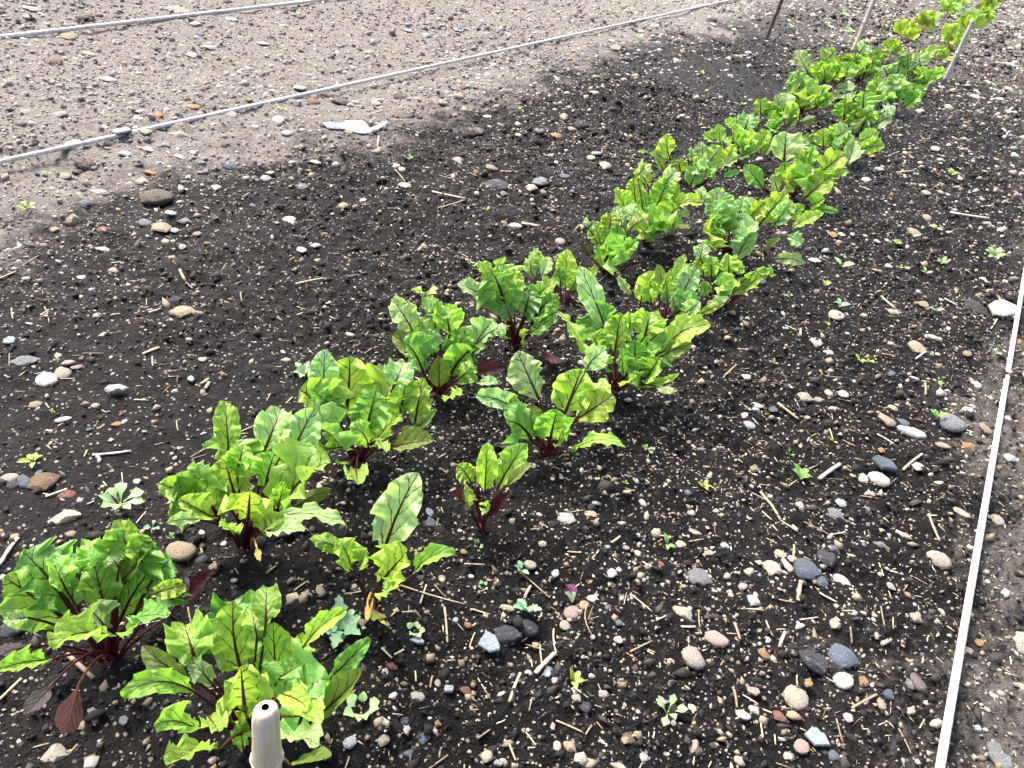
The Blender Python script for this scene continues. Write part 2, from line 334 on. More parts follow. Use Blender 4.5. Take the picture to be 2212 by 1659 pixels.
def add_leaf(root, base, B, M, T, width, roll, tone, rs, near, cup=None, gold=False, sr=None):
    mp = (B+T)/2; toc = unit(CAM-mp); n0 = unit(.75*toc+np.array([0, 0, .55]))
    nu, nv = (30, 12) if near > .5 else ((14, 8) if near > .2 else (9, 6))
    cup = rs.uniform(.25, .95)*(1 if rs.random() < .8 else -.6) if cup is None else cup
    wave = rs.uniform(.9, 1.7) if tone not in ('r', 'p', 'd', 'dr') else .4
    P, Fc, uv, mid = leaf_mesh(B, M, T, width, n0, roll, rs, nu, nv, cup, wave, tone in ('r', 'p', 'dr', 'd'))
    zmin = hz(P[:, 0], P[:, 1])+.003
    P[:, 2] = np.maximum(P[:, 2], zmin); mid[:, 2] = np.maximum(mid[:, 2], hz(mid[:, 0], mid[:, 1])+.003)
    P0 = np.asarray(root.location)
    o = mesh_obj('leaf', P-P0, Fc, LEAF, root, True, uv)
    c = np.array(TONE[tone])*rs.uniform(.82, 1.2)*(1+rs.uniform(-.1, .1, 3)); o.color = (*np.clip(c, 0, .8), 0.0 if gold else 1.0)
    if tone in TONEWORD: o['label'] = TONEWORD[tone]
    # stalk: petiole from the crown then the rib along the blade
    L = np.linalg.norm(B-base); j = rs.uniform(-1, 1, 2)*.007
    S = base+np.array([j[0], j[1], -.008]); k = min(.5*L, .09)
    ctl = S+np.array([0, 0, k*.9])*.6+(B-S)*.30
    t = np.linspace(0, 1, 8)[:, None]; pet = (1-t)**2*S+2*t*(1-t)*ctl+t*t*B
    cut = int((nu+1)*.72); path = np.vstack([pet[:-1], mid[:cut:2]])
    pr = sr if sr else np.clip(width*.035, .0016, .0042)
    d = np.linspace(0, 1, len(path)); rad = pr*np.interp(d, [0, .25, .55, 1], [1.25, 1.0, .62, .14])
    Vt, Ft = tube(path, rad, 6 if near > .5 else 4)
    so = mesh_obj('stalk', Vt-P0, Ft, STALK, o, True)
    if gold: sc = (.55, .40, .05)
    else: sc = (.045+.035*rs.random(), .005, .010) if tone != 'yl' else (.4, .25, .08)
    so.color = (*sc, 1)
    return o
def plant(row, groups, base, label, gold=False, fill=3, seed=0, cat='beet plant'):
    rs = np.random.default_rng(1000+seed)
    bp = px(*base); b0 = ground(bp); root = empty('beet_plant' if not gold else 'golden_beet_plant', tuple(b0))
    dist = np.linalg.norm(b0-CAM); near = 1.6/dist/1.2
    leaves = []
    for c, ls in groups:
        for l in ls:
            bx, by, tx, ty, w, tone = l[:6]; bend = l[6] if len(l) > 6 else 0; roll = l[7] if len(l) > 7 else None; off = l[8] if len(l) > 8 else None
            leaves.append((px(c, bx, by), px(c, tx, ty), pxs(c, w), tone, pxs(c, bend), roll, off))
    hs = [depth_point(l[1], b0, 0)[2]-b0[2] for l in leaves]; hm = max(max(hs), .04)
    lat = unit(np.array([b0[1], -b0[0]]))
    for (pb, pt, w, tone, bend, roll, off), zt in zip(leaves, hs):
        if off is None:
            T0 = depth_point(pt, b0, 0); dx = (T0[:2]-b0[:2]).dot(lat)
            k = (.5-zt/hm)/.5
            off = math.sqrt(max(0, hm**2-dx*dx))*(k*.75 if k > 0 else k*.35)+rs.uniform(-.012, .012)
        def place(p, o, zlo):
            for _ in range(60):
                Q = depth_point(p, b0, o)
                if Q[2] >= gz(Q[0], Q[1])+zlo: break
                o += .006
            return Q, o
        T, offt = place(pt, off, .006); B, offb = place(pb, offt*.5, .010)
        ang = math.atan2(pt[1]-pb[1], pt[0]-pb[0])
        fs = 1 if math.cos(ang) >= 0 else -1              # positive bend arches the leaf upwards
        pm = ((pb[0]+pt[0])/2+fs*math.sin(ang)*bend, (pb[1]+pt[1])/2-fs*math.cos(ang)*bend)
        M, _ = place(pm, (offt+offb)/2+rs.uniform(0, .010), .010)
        dd = depth((T+B)/2); wid = w/FPX*dd*(.95 if near > .35 else 1.2 if not gold else 1.5)
        if roll is None: roll = rs.uniform(-22, 22)
        add_leaf(root, b0, B, M, T, wid/max(.5, math.cos(math.radians(min(abs(roll), 50)))), roll, tone, rs, near, None, gold)
    if near < .62 and not gold: fill += 4
    for i in range(fill):                                   # leaves deep in the tuft, mostly hidden; dark tones paint in the tuft's shade
        a = rs.uniform(0, 6.28); R = hm*rs.uniform(.25, .55); z = hm*rs.uniform(.35, .7)
        dv = np.array([math.cos(a)*.8, math.sin(a)*1.15, 0]); T = b0+dv*R+np.array([0, 0, z]); B = b0+dv*R*.4+np.array([0, 0, z*.45])
        M = (B+T)/2+np.array([0, 0, .06*hm]); wid = hm*rs.uniform(.28, .4)
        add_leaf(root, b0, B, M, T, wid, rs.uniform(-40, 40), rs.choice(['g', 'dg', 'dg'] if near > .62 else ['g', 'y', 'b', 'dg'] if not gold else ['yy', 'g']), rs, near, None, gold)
    # swollen crown at the soil line
    th = np.linspace(0, 6.28, 9)[:-1]; V = []; r0 = min(.012, hm*.06)
    for z, q in ((-.014, .9), (-.004, 1.0), (.003, .75), (.009, .3)): V += [(q*r0*math.cos(x), q*r0*math.sin(x), z) for x in th]
    Fc = [(i*8+j, i*8+(j+1) % 8, i*8+8+(j+1) % 8, i*8+8+j) for i in range(3) for j in range(8)]+[tuple(range(24, 32))]
    mesh_obj('root_crown', V, Fc, ROOTM, root)
    tag(root, label, cat, 'beet plants in two rows' if not gold else 'yellow stemmed plants at the far end')
    PLANTS.append((row, b0, label)); return root

plant('L', [('A', [(480, 750, 30, 440, 420, 'g', 0, 0), (680, 700, 600, 345, 260, 'y', 0, 5), (770, 710, 1000, 350, 260, 'y', 20, -12), (740, 520, 990, 210, 150, 'd', 0, 35),
    (860, 340, 775, 80, 200, 'y', -20, 10), (930, 420, 850, 170, 170, 'y'), (600, 440, 560, 200, 190, 'g', 10), (500, 430, 350, 290, 140, 'b'), (690, 820, 330, 900, 220, 'y', 60, -10),
    (690, 780, 560, 625, 220, 'b'), (1080, 690, 1360, 390, 120, 'r', 0, 20), (820, 720, 1080, 690, 170, 'dg', 20, 25), (960, 560, 1200, 500, 120, 'y', 15), (330, 970, -40, 1045, 140, 'g', 20),
    (230, 880, -30, 920, 130, 'p'), (500, 1130, 415, 1440, 150, 'r', 0, 25), (330, 1130, 150, 1330, 110, 'p'), (780, 820, 890, 720, 120, 'g'), (180, 700, 30, 715, 100, 'b'), (760, 380, 690, 285, 130, 'b'),
    (1130, 560, 1190, 440, 90, 'p'), (420, 520, 330, 340, 160, 'g')])],
    ('A', 700, 960), 'beet plant with purple outer leaves at the bottom left corner', seed=1)
plant('R', [('A', [(1545, 1050, 1490, 600, 300, 'y', -25, 5), (1765, 1190, 1740, 725, 255, 'y', 0, 0), (1695, 735, 1700, 500, 200, 'g', 0, 0), (1240, 955, 1180, 755, 290, 'g', 0, 0), (1560, 1270, 1535, 1010, 360, 'y', 0, 0, .03),
    (1250, 1180, 780, 1215, 160, 'g', 90, 10), (1260, 1420, 975, 1390, 190, 'y', 45), (1400, 1540, 1060, 1660, 180, 'g', 40), (1210, 1080, 910, 880, 140, 'd', -20, 30), (1360, 1130, 1220, 960, 130, 'b'),
    (1930, 900, 2200, 660, 125, 'y', 30), (1990, 1350, 2334, 1015, 200, 'd', -20, 10), (2094, 1100, 2364, 830, 130, 'dg', 0), (1880, 1330, 2040, 1390, 180, 'g', 30), (1800, 1190, 1970, 1290, 180, 'g', 20),
    (1790, 1480, 2030, 1510, 210, 'b', 30), (1555, 1560, 1530, 1380, 120, 'g', 0, 0, .03), (1580, 1370, 1550, 1255, 150, 'g', 0, 0, .02), (1850, 1640, 2110, 1600, 150, 'd'), (1330, 1330, 1400, 1430, 160, 'g'), (1790, 1080, 1950, 980, 130, 'dg'), (1640, 820, 1600, 640, 150, 'g')])],
    ('A', 1590, 1480), 'large beet plant directly behind the bamboo cane at the bottom', seed=2)
plant('L', [('D', [(500, 1655, 200, 1470, 200, 'y', 40, 10), (690, 1550, 610, 1268, 235, 'y', 0, 0), (880, 1510, 950, 1255, 250, 'y', 10, 0), (1035, 1330, 1200, 985, 260, 'b', 10, 0), (880, 1250, 985, 985, 240, 'b', 0, 0), (650, 1270, 625, 940, 175, 'g', 0, 0),
    (775, 1690, 785, 1500, 350, 'y', 0, 0, .06), (930, 1690, 1400, 1740, 120, 'b', 60, 15), (1040, 1645, 1310, 1500, 110, 'd', 20), (530, 1440, 390, 1350, 120, 'b'), (560, 1690, 330, 1560, 180, 'g'), (700, 1790, 620, 1715, 130, 'g'),
    (850, 1790, 1020, 1670, 120, 'd', 20), (880, 1800, 1130, 1770, 140, 'b', 30), (960, 1630, 1005, 1450, 120, 'y'), (480, 1700, 250, 1715, 90, 'b', 15), (830, 1880, 850, 1960, 40, 'yl'), (700, 1400, 745, 1215, 180, 'g'), (980, 1290, 1040, 1200, 140, 'b')])],
    ('D', 760, 1880), 'beet plant whose leaf curls left beside the pale weed, second in left row', seed=3)
plant('L', [('D', [(1395, 1020, 1420, 652, 335, 'y', -8, 0), (1250, 960, 1260, 605, 200, 'b', 0, 0), (1310, 1070, 1280, 900, 210, 'dg', 0, 0), (1530, 1110, 1585, 885, 245, 'dg', 0, 0), (1740, 1030, 1785, 785, 210, 'y', 0, 0), (1835, 1090, 1885, 788, 190, 'y', 0, 10), (1700, 850, 1765, 690, 200, 'b', 0, 0),
    (1560, 1240, 1750, 1015, 160, 'y', 15, 30), (1680, 1240, 1962, 1190, 180, 'd', 10, 5), (1540, 1240, 1415, 1110, 160, 'g', 40), (1310, 1240, 1165, 1390, 125, 'd', 50), (1460, 1370, 1470, 1465, 160, 'g'), (1420, 1350, 1325, 1330, 65, 'd'), (1270, 1400, 1110, 1435, 45, 'r'),
    (1800, 1130, 1968, 985, 65, 'dg', -15), (1375, 1230, 1275, 1110, 160, 'g'), (1310, 1000, 1180, 850, 150, 'g'), (1600, 1190, 1660, 1260, 80, 'g')])],
    ('D', 1480, 1335), 'beet plant with one large red-ribbed leaf, third in left row', seed=4)
plant('L', [('D', [(1850, 550, 1690, 285, 180, 'b', 10, 0), (1880, 700, 1695, 520, 170, 'd', 20, 0), (1945, 570, 1865, 405, 160, 'g'), (1965, 430, 1910, 270, 115, 'dg'), (2060, 510, 2030, 330, 205, 'y', 0, 0), (2055, 690, 2170, 480, 210, 'g', 0, 0), (1990, 860, 1990, 650, 140, 'd', 0, 0), (2025, 945, 2145, 890, 95, 'g', 15), (1960, 640, 1900, 480, 170, 'b')]),
    ('E', [(250, 990, 405, 745, 185, 'b', 25), (150, 1140, 275, 1030, 155, 'g'), (270, 1090, 490, 1050, 80, 'r', 15), (280, 1150, 430, 1145, 70, 'b', 12), (270, 1055, 405, 990, 38, 'r'), (360, 830, 465, 770, 110, 'b'), (60, 800, 10, 630, 130, 'b')])],
    ('E', 20, 1230), 'broad leafy beet plant, fourth in left row', seed=5)
plant('L', [('E', [(390, 580, 295, 370, 120, 'y', 20), (345, 605, 160, 515, 120, 'b', 10, 0), (405, 700, 380, 560, 125, 'y'), (520, 630, 530, 415, 140, 'g', 0, 15), (590, 710, 630, 555, 190, 'b', 0, 0), (690, 725, 805, 580, 165, 'y', 15, 0), (670, 600, 815, 495, 120, 'y', 15),
    (660, 490, 680, 285, 95, 'g', 40, 25), (700, 470, 745, 340, 90, 'b'), (510, 750, 465, 640, 130, 'b'), (620, 835, 765, 735, 120, 'dg'), (590, 910, 570, 800, 90, 'g'), (805, 690, 975, 965, 95, 'y', 20, 30), (640, 890, 725, 870, 35, 'r'), (690, 935, 830, 1015, 65, 'r'), (460, 870, 430, 770, 80, 'g'), (720, 770, 800, 680, 100, 'b'), (450, 560, 440, 460, 110, 'g')])],
    ('E', 530, 930), 'beet plant with dark red leaf fallen at its foot, fifth in left row', seed=6)
plant('L', [('E', [(850, 540, 862, 295, 140, 'y', 0, 0), (765, 430, 655, 285, 70, 'g', -20, 25), (930, 530, 1042, 395, 70, 'y', -25, 20), (770, 605, 795, 520, 55, 'r'), (880, 560, 930, 470, 70, 'g')])],
    ('E', 840, 640), 'small beet plant with one upright leaf, sixth in left row', fill=2, seed=7)
plant('L', [('N', [(150, 1150, 90, 940, 180, 'g', 0, 0), (220, 1010, 240, 860, 190, 'y', 0, 0), (330, 940, 290, 800, 160, 'b'), (290, 1130, 290, 960, 140, 'dg', 0, 0), (200, 1100, 180, 990, 130, 'y'), (390, 1020, 590, 890, 150, 'y', 25), (340, 1200, 465, 1100, 130, 'g'), (160, 1330, 110, 1130, 120, 'g'), (220, 1240, 250, 1060, 120, 'y'),
    (300, 1290, 430, 1120, 100, 'g'), (60, 1250, -20, 1120, 80, 'dr'), (340, 1350, 500, 1295, 60, 'r'), (350, 1080, 350, 930, 60, 'd'), (40, 990, 20, 900, 75, 'b'), (240, 1350, 270, 1210, 100, 'dg')])],
    ('N', 200, 1400), 'compact crinkled beet plant, seventh in left row', seed=8)
plant('L', [('N', [(455, 880, 430, 550, 200, 'y', 0, 0), (385, 890, 265, 655, 160, 'y', 10, 0), (640, 790, 730, 565, 210, 'y', 0, 0), (690, 870, 805, 575, 160, 'y', 0, 5), (560, 910, 530, 720, 150, 'g'), (760, 840, 1030, 780, 140, 'y', 45, 10), (560, 640, 445, 480, 160, 'y', 15), (680, 615, 800, 490, 160, 'b'), (460, 540, 545, 430, 120, 'b'), (620, 950, 785, 905, 140, 'g', 20),
    (700, 1010, 930, 990, 65, 'd', 15), (660, 1090, 850, 1080, 65, 'dr'), (800, 900, 930, 850, 95, 'b'), (590, 960, 640, 800, 40, 'y')])], ('N', 540, 1150), 'beet plant with upright paddle-shaped leaves, eighth in left row', seed=9)
plant('L', [('N', [(755, 400, 730, 175, 185, 'y', -20, 0), (685, 490, 575, 330, 150, 'y', 15), (1040, 490, 1195, 270, 235, 'y', 0, 0), (920, 630, 995, 450, 180, 'dg', 0, 0), (840, 510, 820, 385, 160, 'y'), (1030, 355, 1030, 235, 120, 'b'), (1230, 395, 1305, 285, 115, 'y'), (1180, 470, 1340, 380, 95, 'b'), (1210, 540, 1355, 500, 75, 'dg'), (940, 410, 930, 300, 125, 'b'), (565, 335, 465, 320, 35, 'b')])],
    ('N', 1010, 620), 'beet plant with a tall bent leaf, ninth in left row', seed=10)
plant('L', [('N', [(1185, 260, 1170, 80, 115, 'g'), (1130, 235, 1040, 175, 130, 'g'), (1400, 135, 1445, -5, 200, 'b', 0, 0), (1400, 300, 1455, 150, 160, 'y'), (1520, 265, 1610, 140, 150, 'y'), (1300, 130, 1240, 40, 110, 'y'), (1400, 405, 1570, 250, 130, 'g'), (1330, 385, 1510, 300, 115, 'b'), (1560, 355, 1625, 255, 95, 'g')])],
    ('N', 1300, 430), 'beet plant with crowded crinkled leaves, tenth in left row', seed=11)
plant('L', [('F', [(530, 730, 530, 635, 125, 'g'), (600, 765, 625, 665, 125, 'y'), (680, 705, 700, 590, 125, 'b'), (640, 830, 560, 800, 80, 'g'), (700, 810, 780, 715, 85, 'd'), (780, 785, 885, 745, 65, 'd'), (650, 720, 640, 600, 90, 'b'), (610, 830, 660, 770, 90, 'y'), (585, 640, 570, 585, 35, 'r')])],
    ('F', 610, 835), 'beet plant with bronze leaf beneath, eleventh in left row', seed=12)
plant('L', [('F', [(800, 700, 855, 565, 140, 'y'), (880, 650, 945, 555, 95, 'g'), (770, 570, 760, 465, 110, 'g'), (830, 570, 840, 480, 90, 'g'), (835, 470, 758, 318, 85, 'b'), (870, 690, 1000, 600, 75, 'g'), (740, 640, 740, 560, 90, 'b'), (840, 700, 900, 690, 50, 'r')])],
    ('F', 790, 725), 'beet plant with a narrow leaf pointing up left, twelfth in left row', seed=13)
plant('L', [('F', [(930, 530, 965, 395, 120, 'y'), (990, 510, 1045, 425, 125, 'y'), (930, 410, 1010, 320, 120, 'g'), (1060, 510, 1105, 395, 120, 'g'), (1000, 570, 1145, 550, 65, 'b'), (890, 500, 900, 390, 90, 'g'), (940, 620, 1060, 625, 50, 'd')])],
    ('F', 950, 590), 'beet plant thirteenth in the left row, before the upright cane', seed=14)
plant('L', [('F', [(1180, 510, 1235, 345, 140, 'dg'), (1120, 440, 1140, 345, 110, 'g'), (1220, 460, 1255, 375, 95, 'g'), (1160, 335, 1205, 285, 85, 'b'), (1060, 420, 1060, 340, 80, 'g'), (1170, 420, 1180, 350, 90, 'y')])],
    ('F', 1150, 520), 'dark green beet plant at the foot of the pale cane', seed=15)
# right-hand row
plant('R', [('B', [(500, 300, 725, -225, 300, 'b', 20, 0), (480, 480, 670, 258, 290, 'y', 0, 0, .05), (300, 390, 215, 195, 180, 'y', 10), (260, 300, 30, 200, 120, 'g', 25), (690, 430, 962, 285, 120, 'g', 50, 10), (470, 580, 572, 465, 120, 'g'), (430, 640, 485, 705, 110, 'd'), (350, 370, 395, 265, 130, 'g'), (400, 600, 400, 720, 35, 'yl'), (420, 660, 520, 750, 28, 'yl')])],
    ('B', 425, 645), 'sparse beet plant with one tall pale leaf, second in right row', fill=0, seed=16)
plant('R', [('Q', [(392, 360, 405, 118, 115, 'y', 0, 0), (455, 350, 603, 122, 150, 'y', 10, 0), (320, 315, 255, 232, 105, 'y', 10), (312, 460, 300, 335, 65, 'g'), (300, 430, 222, 360, 60, 'r'), (400, 490, 522, 365, 75, 'r'), (490, 340, 628, 215, 55, 'd'), (390, 480, 412, 405, 55, 'g'), (350, 450, 360, 330, 40, 'r')])],
    ('Q', 375, 545), 'small upright beet plant with dark red stalks, third in right row', fill=0, seed=17)
plant('R', [('E', [(690, 1260, 545, 945, 250, 'b', 0, 0), (850, 1345, 955, 1055, 285, 'y', 0, 0), (935, 1375, 1155, 1225, 240, 'y', 0, 0), (755, 1500, 800, 1315, 240, 'g', 0, 0), (980, 1075, 1112, 940, 160, 'b', 20), (520, 1305, 285, 1230, 130, 'b', 20), (565, 1380, 455, 1200, 125, 'y', 10), (880, 1600, 1235, 1560, 100, 'g', 70, 15), (645, 1410, 640, 1285, 105, 'd'), (790, 1570, 835, 1430, 75, 'g'), (870, 1450, 905, 1375, 85, 'g')])],
    ('E', 745, 1625), 'open beet plant with a broad pale back leaf, fourth in right row', fill=2, seed=18)
plant('R', [('E', [(1110, 810, 938, 398, 170, 'b', 10, 0), (1165, 960, 1205, 695, 190, 'g', 0, 0), (1360, 850, 1395, 695, 230, 'g', 0, 0), (1490, 940, 1775, 785, 185, 'y', 55, 0), (1070, 930, 1015, 830, 160, 'g'), (1290, 1010, 1300, 870, 170, 'dg'), (1300, 1030, 1470, 915, 170, 'g', 20), (1370, 1120, 1455, 985, 180, 'g'), (1200, 1175, 1305, 1110, 95, 'g'),
    (1290, 1160, 1582, 1085, 55, 'g', -25), (1420, 1165, 1555, 1205, 55, 'b'), (1220, 1090, 1210, 920, 130, 'dg'), (1110, 1080, 1090, 960, 95, 'dg'), (1480, 970, 1660, 900, 120, 'd', 10), (1400, 870, 1490, 790, 110, 'g'), (1260, 800, 1270, 700, 120, 'y')])],
    ('E', 1160, 1195), 'tall full beet plant with a pale pointed leaf, fifth in right row', seed=19)
plant('R', [('N', [(585, 1650, 570, 1435, 170, 'y', 0, 0), (485, 1660, 615, 1365, 170, 'y', 20, 0), (660, 1570, 640, 1305, 110, 'd', 20, 30), (790, 1730, 760, 1535, 130, 'b'), (840, 1610, 985, 1335, 200, 'b', 10, 0), (760, 1430, 875, 1215, 105, 'g', -30, 20), (870, 1740, 1010, 1635, 150, 'b'), (710, 1650, 725, 1390, 130, 'y'), (410, 1580, 290, 1410, 75, 'b'), (730, 1650, 720, 1530, 120, 'b'), (960, 1760, 1240, 1620, 75, 'g')])],
    ('N', 666, 1825), 'beet plant with curled leaf edges, sixth in right row', seed=20)
plant('R', [('N', [(1040, 1410, 1020, 1225, 160, 'y'), (1010, 1260, 1040, 1125, 140, 'b'), (1110, 1420, 1115, 1240, 140, 'y'), (1260, 1400, 1260, 1225, 170, 'y', 0, 0), (1200, 1490, 1245, 1375, 140, 'g'), (1350, 1560, 1625, 1350, 140, 'y', 10, 0), (1280, 1570, 1450, 1435, 130, 'g'), (1060, 1590, 1040, 1450, 120, 'dg'), (1270, 1350, 1395, 1340, 125, 'y'), (1500, 1370, 1665, 1400, 95, 'dg'), (1250, 1650, 1390, 1580, 60, 'r'), (1060, 1650, 1265, 1600, 65, 'b')])],
    ('N', 1190, 1640), 'beet plant with a long leaf reaching right, seventh in right row', seed=21)
plant('R', [('N', [(1195, 1000, 1145, 645, 280, 'b', 0, 0), (1020, 770, 1020, 630, 100, 'b'), (1510, 990, 1775, 680, 200, 'y', 10, 0), (1420, 910, 1570, 765, 130, 'y'), (1350, 870, 1390, 715, 130, 'b'), (1310, 1290, 1490, 985, 200, 'b', 10, 0), (1640, 990, 1810, 750, 170, 'b'), (1800, 1000, 2085, 855, 120, 'y', 15), (1770, 1060, 1905, 1120, 150, 'b', 0, 0), (1760, 910, 1910, 790, 140, 'g'), (1560, 1190, 1715, 1080, 75, 'd'),
    (1640, 1270, 1925, 1305, 110, 'b', 30), (1150, 1190, 1025, 1105, 75, 'g'), (1270, 980, 1305, 880, 100, 'dg')])], ('N', 1230, 1225), 'beet plant with a large pale upright leaf, eighth in right row', seed=22)
plant('R', [('N', [(1740, 410, 1760, 160, 285, 'b', 0, 0), (1740, 550, 1750, 410, 160, 'g'), (1880, 480, 1900, 300, 130, 'y'), (1920, 480, 2005, 270, 130, 'y'), (2050, 530, 2270, 350, 220, 'y', 10, 0), (1900, 750, 2170, 515, 230, 'y', 0, 0), (1690, 680, 1640, 520, 200, 'b'), (1555, 650, 1390, 455, 150, 'dg', 15), (2150, 570, 2300, 490, 105, 'g'), (1900, 570, 1965, 430, 160, 'y'), (1970, 800, 2100, 735, 130, 'g'), (1960, 840, 2220, 850, 65, 'dg', 15)])],
    ('N', 1800, 730), 'beet plant with a round pale leaf on top, ninth in right row', seed=23)
plant('R', [('F', [(1010, 940, 1055, 780, 170, 'y', 0, 0), (930, 940, 930, 820, 120, 'g'), (1085, 1060, 1135, 890, 120, 'b'), (1150, 970, 1325, 930, 95, 'y', 15), (1150, 910, 1285, 845, 110, 'g'), (870, 920, 800, 870, 95, 'g'), (1000, 880, 1100, 830, 120, 'b')])], ('F', 1000, 985), 'beet plant tenth in the right row, leaves leaning right', seed=24)
plant('R', [('F', [(1060, 770, 1070, 635, 140, 'y'), (1180, 710, 1190, 585, 130, 'g'), (1150, 810, 1130, 695, 140, 'g'), (1230, 810, 1375, 735, 100, 'b'), (1290, 730, 1385, 675, 85, 'b'), (1170, 830, 1205, 760, 130, 'b'), (1100, 650, 1090, 595, 65, 'b'), (1200, 760, 1260, 700, 100, 'g')])], ('F', 1120, 830), 'beet plant eleventh in the right row, near the grey cane', seed=25)
plant('R', [('F', [(1280, 650, 1270, 490, 130, 'y'), (1340, 630, 1330, 510, 120, 'b'), (1400, 650, 1390, 500, 140, 'b'), (1470, 630, 1525, 535, 110, 'g'), (1390, 570, 1420, 465, 110, 'g'), (1440, 690, 1565, 590, 85, 'g'), (1370, 680, 1420, 720, 40, 'r')])], ('F', 1300, 690), 'beet plant twelfth in the right row, left of grey cane foot', seed=26)
plant('R', [('F', [(1340, 480, 1310, 415, 100, 'b'), (1400, 480, 1425, 395, 110, 'b'), (1470, 440, 1470, 325, 100, 'dg'), (1550, 430, 1540, 345, 100, 'b'), (1520, 550, 1655, 510, 95, 'g'), (1600, 490, 1712, 455, 65, 'g'), (1500, 500, 1560, 440, 100, 'g')])], ('F', 1480, 570), 'last dark-veined beet plant in the right row beside grey cane', seed=27)
GOLD = [('L', (1295, 398), [(1297, 370, 1312, 308, 65, 'yy'), (1310, 370, 1340, 330, 45, 'yy')], 'nearest yellow-stemmed seedling plant of the far left row'),
        ('L', (1362, 345), [(1358, 310, 1348, 248, 55, 'yy'), (1375, 320, 1410, 255, 55, 'yy'), (1380, 330, 1430, 300, 45, 'yy')], 'second yellow-stemmed plant of the far left row'),
        ('L', (1445, 255), [(1430, 220, 1410, 130, 70, 'yy'), (1455, 220, 1470, 125, 70, 'yy'), (1470, 240, 1540, 200, 55, 'yy'), (1490, 230, 1530, 150, 55, 'g')], 'third yellow-stemmed plant of the far left row'),
        ('L', (1560, 200), [(1550, 160, 1530, 95, 60, 'yy'), (1580, 160, 1590, 60, 60, 'yy'), (1600, 170, 1680, 70, 60, 'g'), (1580, 190, 1640, 140, 50, 'yy')], 'fourth yellow-stemmed plant of the far left row'),
        ('L', (1700, 112), [(1700, 80, 1695, 0, 60, 'yy'), (1720, 80, 1760, 10, 60, 'yy'), (1740, 70, 1810, 20, 50, 'g')], 'fifth yellow-stemmed plant of the far left row'),
        ('L', (1790, 50), [(1780, 30, 1770, -30, 60, 'yy'), (1810, 30, 1850, -20, 60, 'g'), (1770, 40, 1765, 60, 25, 'r')], 'farthest yellow-stemmed plant of the left row at the top edge'),
        ('R', (1655, 385), [(1640, 350, 1645, 295, 70, 'yy'), (1600, 370, 1590, 310, 60, 'g'), (1680, 360, 1700, 300, 60, 'yy'), (1690, 370, 1740, 350, 50, 'yy')], 'nearest yellow-stemmed plant of the far right row'),
        ('R', (1745, 325), [(1735, 270, 1710, 145, 80, 'yy'), (1760, 260, 1780, 155, 70, 'yy'), (1780, 260, 1860, 200, 60, 'g'), (1750, 280, 1730, 220, 50, 'yy')], 'second yellow-stemmed plant of the far right row'),
        ('R', (1840, 215), [(1830, 170, 1810, 100, 70, 'yy'), (1860, 150, 1880, 55, 90, 'b'), (1870, 160, 1860, 80, 60, 'yy'), (1890, 180, 1960, 110, 60, 'yy')], 'yellow-stemmed plant behind the top of the grey cane'),
        ('R', (1930, 140), [(1930, 110, 1930, 60, 70, 'yy'), (1960, 110, 2010, 55, 70, 'yy'), (1960, 120, 2020, 90, 50, 'yy')], 'fourth yellow-stemmed plant of the far right row'),
        ('R', (1980, 75), [(1970, 40, 1950, 0, 70, 'yy'), (2000, 40, 2030, -15, 70, 'yy'), (1990, 55, 2050, 30, 50, 'g')], 'farthest yellow-stemmed plant of the right row at the top edge')]
for i, (row, b, ls, lab) in enumerate(GOLD): plant(row+'g', [('F', ls)], ('F', *b), lab, gold=True, fill=6, seed=40+i, cat='beet plant')

# ------------------------------------------------------------------ cords
def cord(a, b, r, label, zc=.014):
    A = ground(a); B = ground(b); d = (B-A)[:2]; A2 = A[:2]-d*.08; B2 = B[:2]+d*.08
    L = np.linalg.norm(B2-A2); n = int(max(60, L/.012)); t = np.linspace(0, 1, n)
    P = A2+(B2-A2)*t[:, None]; z = hz(P[:, 0], P[:, 1])
    z = np.full(n, np.percentile(z, 88))
    k = 8; path = np.column_stack([P, z+zc]); th = np.arange(k)*2*math.pi/k
    dv = np.append(unit(B2-A2), 0); sv = np.array([dv[1], -dv[0], 0]); V = []; uv = []; Fc = []
    for i in range(n):
        rr = r
        for j in range(k):
            V.append(path[i]+sv*rr*math.cos(th[j])+np.array([0, 0, rr*math.sin(th[j])])); uv.append((j/k*.5, t[i]*L*30))
    Fc = [(i*k+j, i*k+(j+1) % k, (i+1)*k+(j+1) % k, (i+1)*k+j) for i in range(n-1) for j in range(k)]
    o = mesh_obj('cord', V, Fc, CORD, None, True, uv); return tag(o, label, 'cord', 'white marker cords')
cord((0, 380), (1600, 0), .0066, 'white cord crossing the upper left of the bed, nearer of two', .005)
cord((0, 85), (740, 0), .0076, 'white cord in the top left corner, farther of two', .006)
cord((2010, 1659), (2212, 575), .0060, 'white cord running up the right edge of the bed', .006)

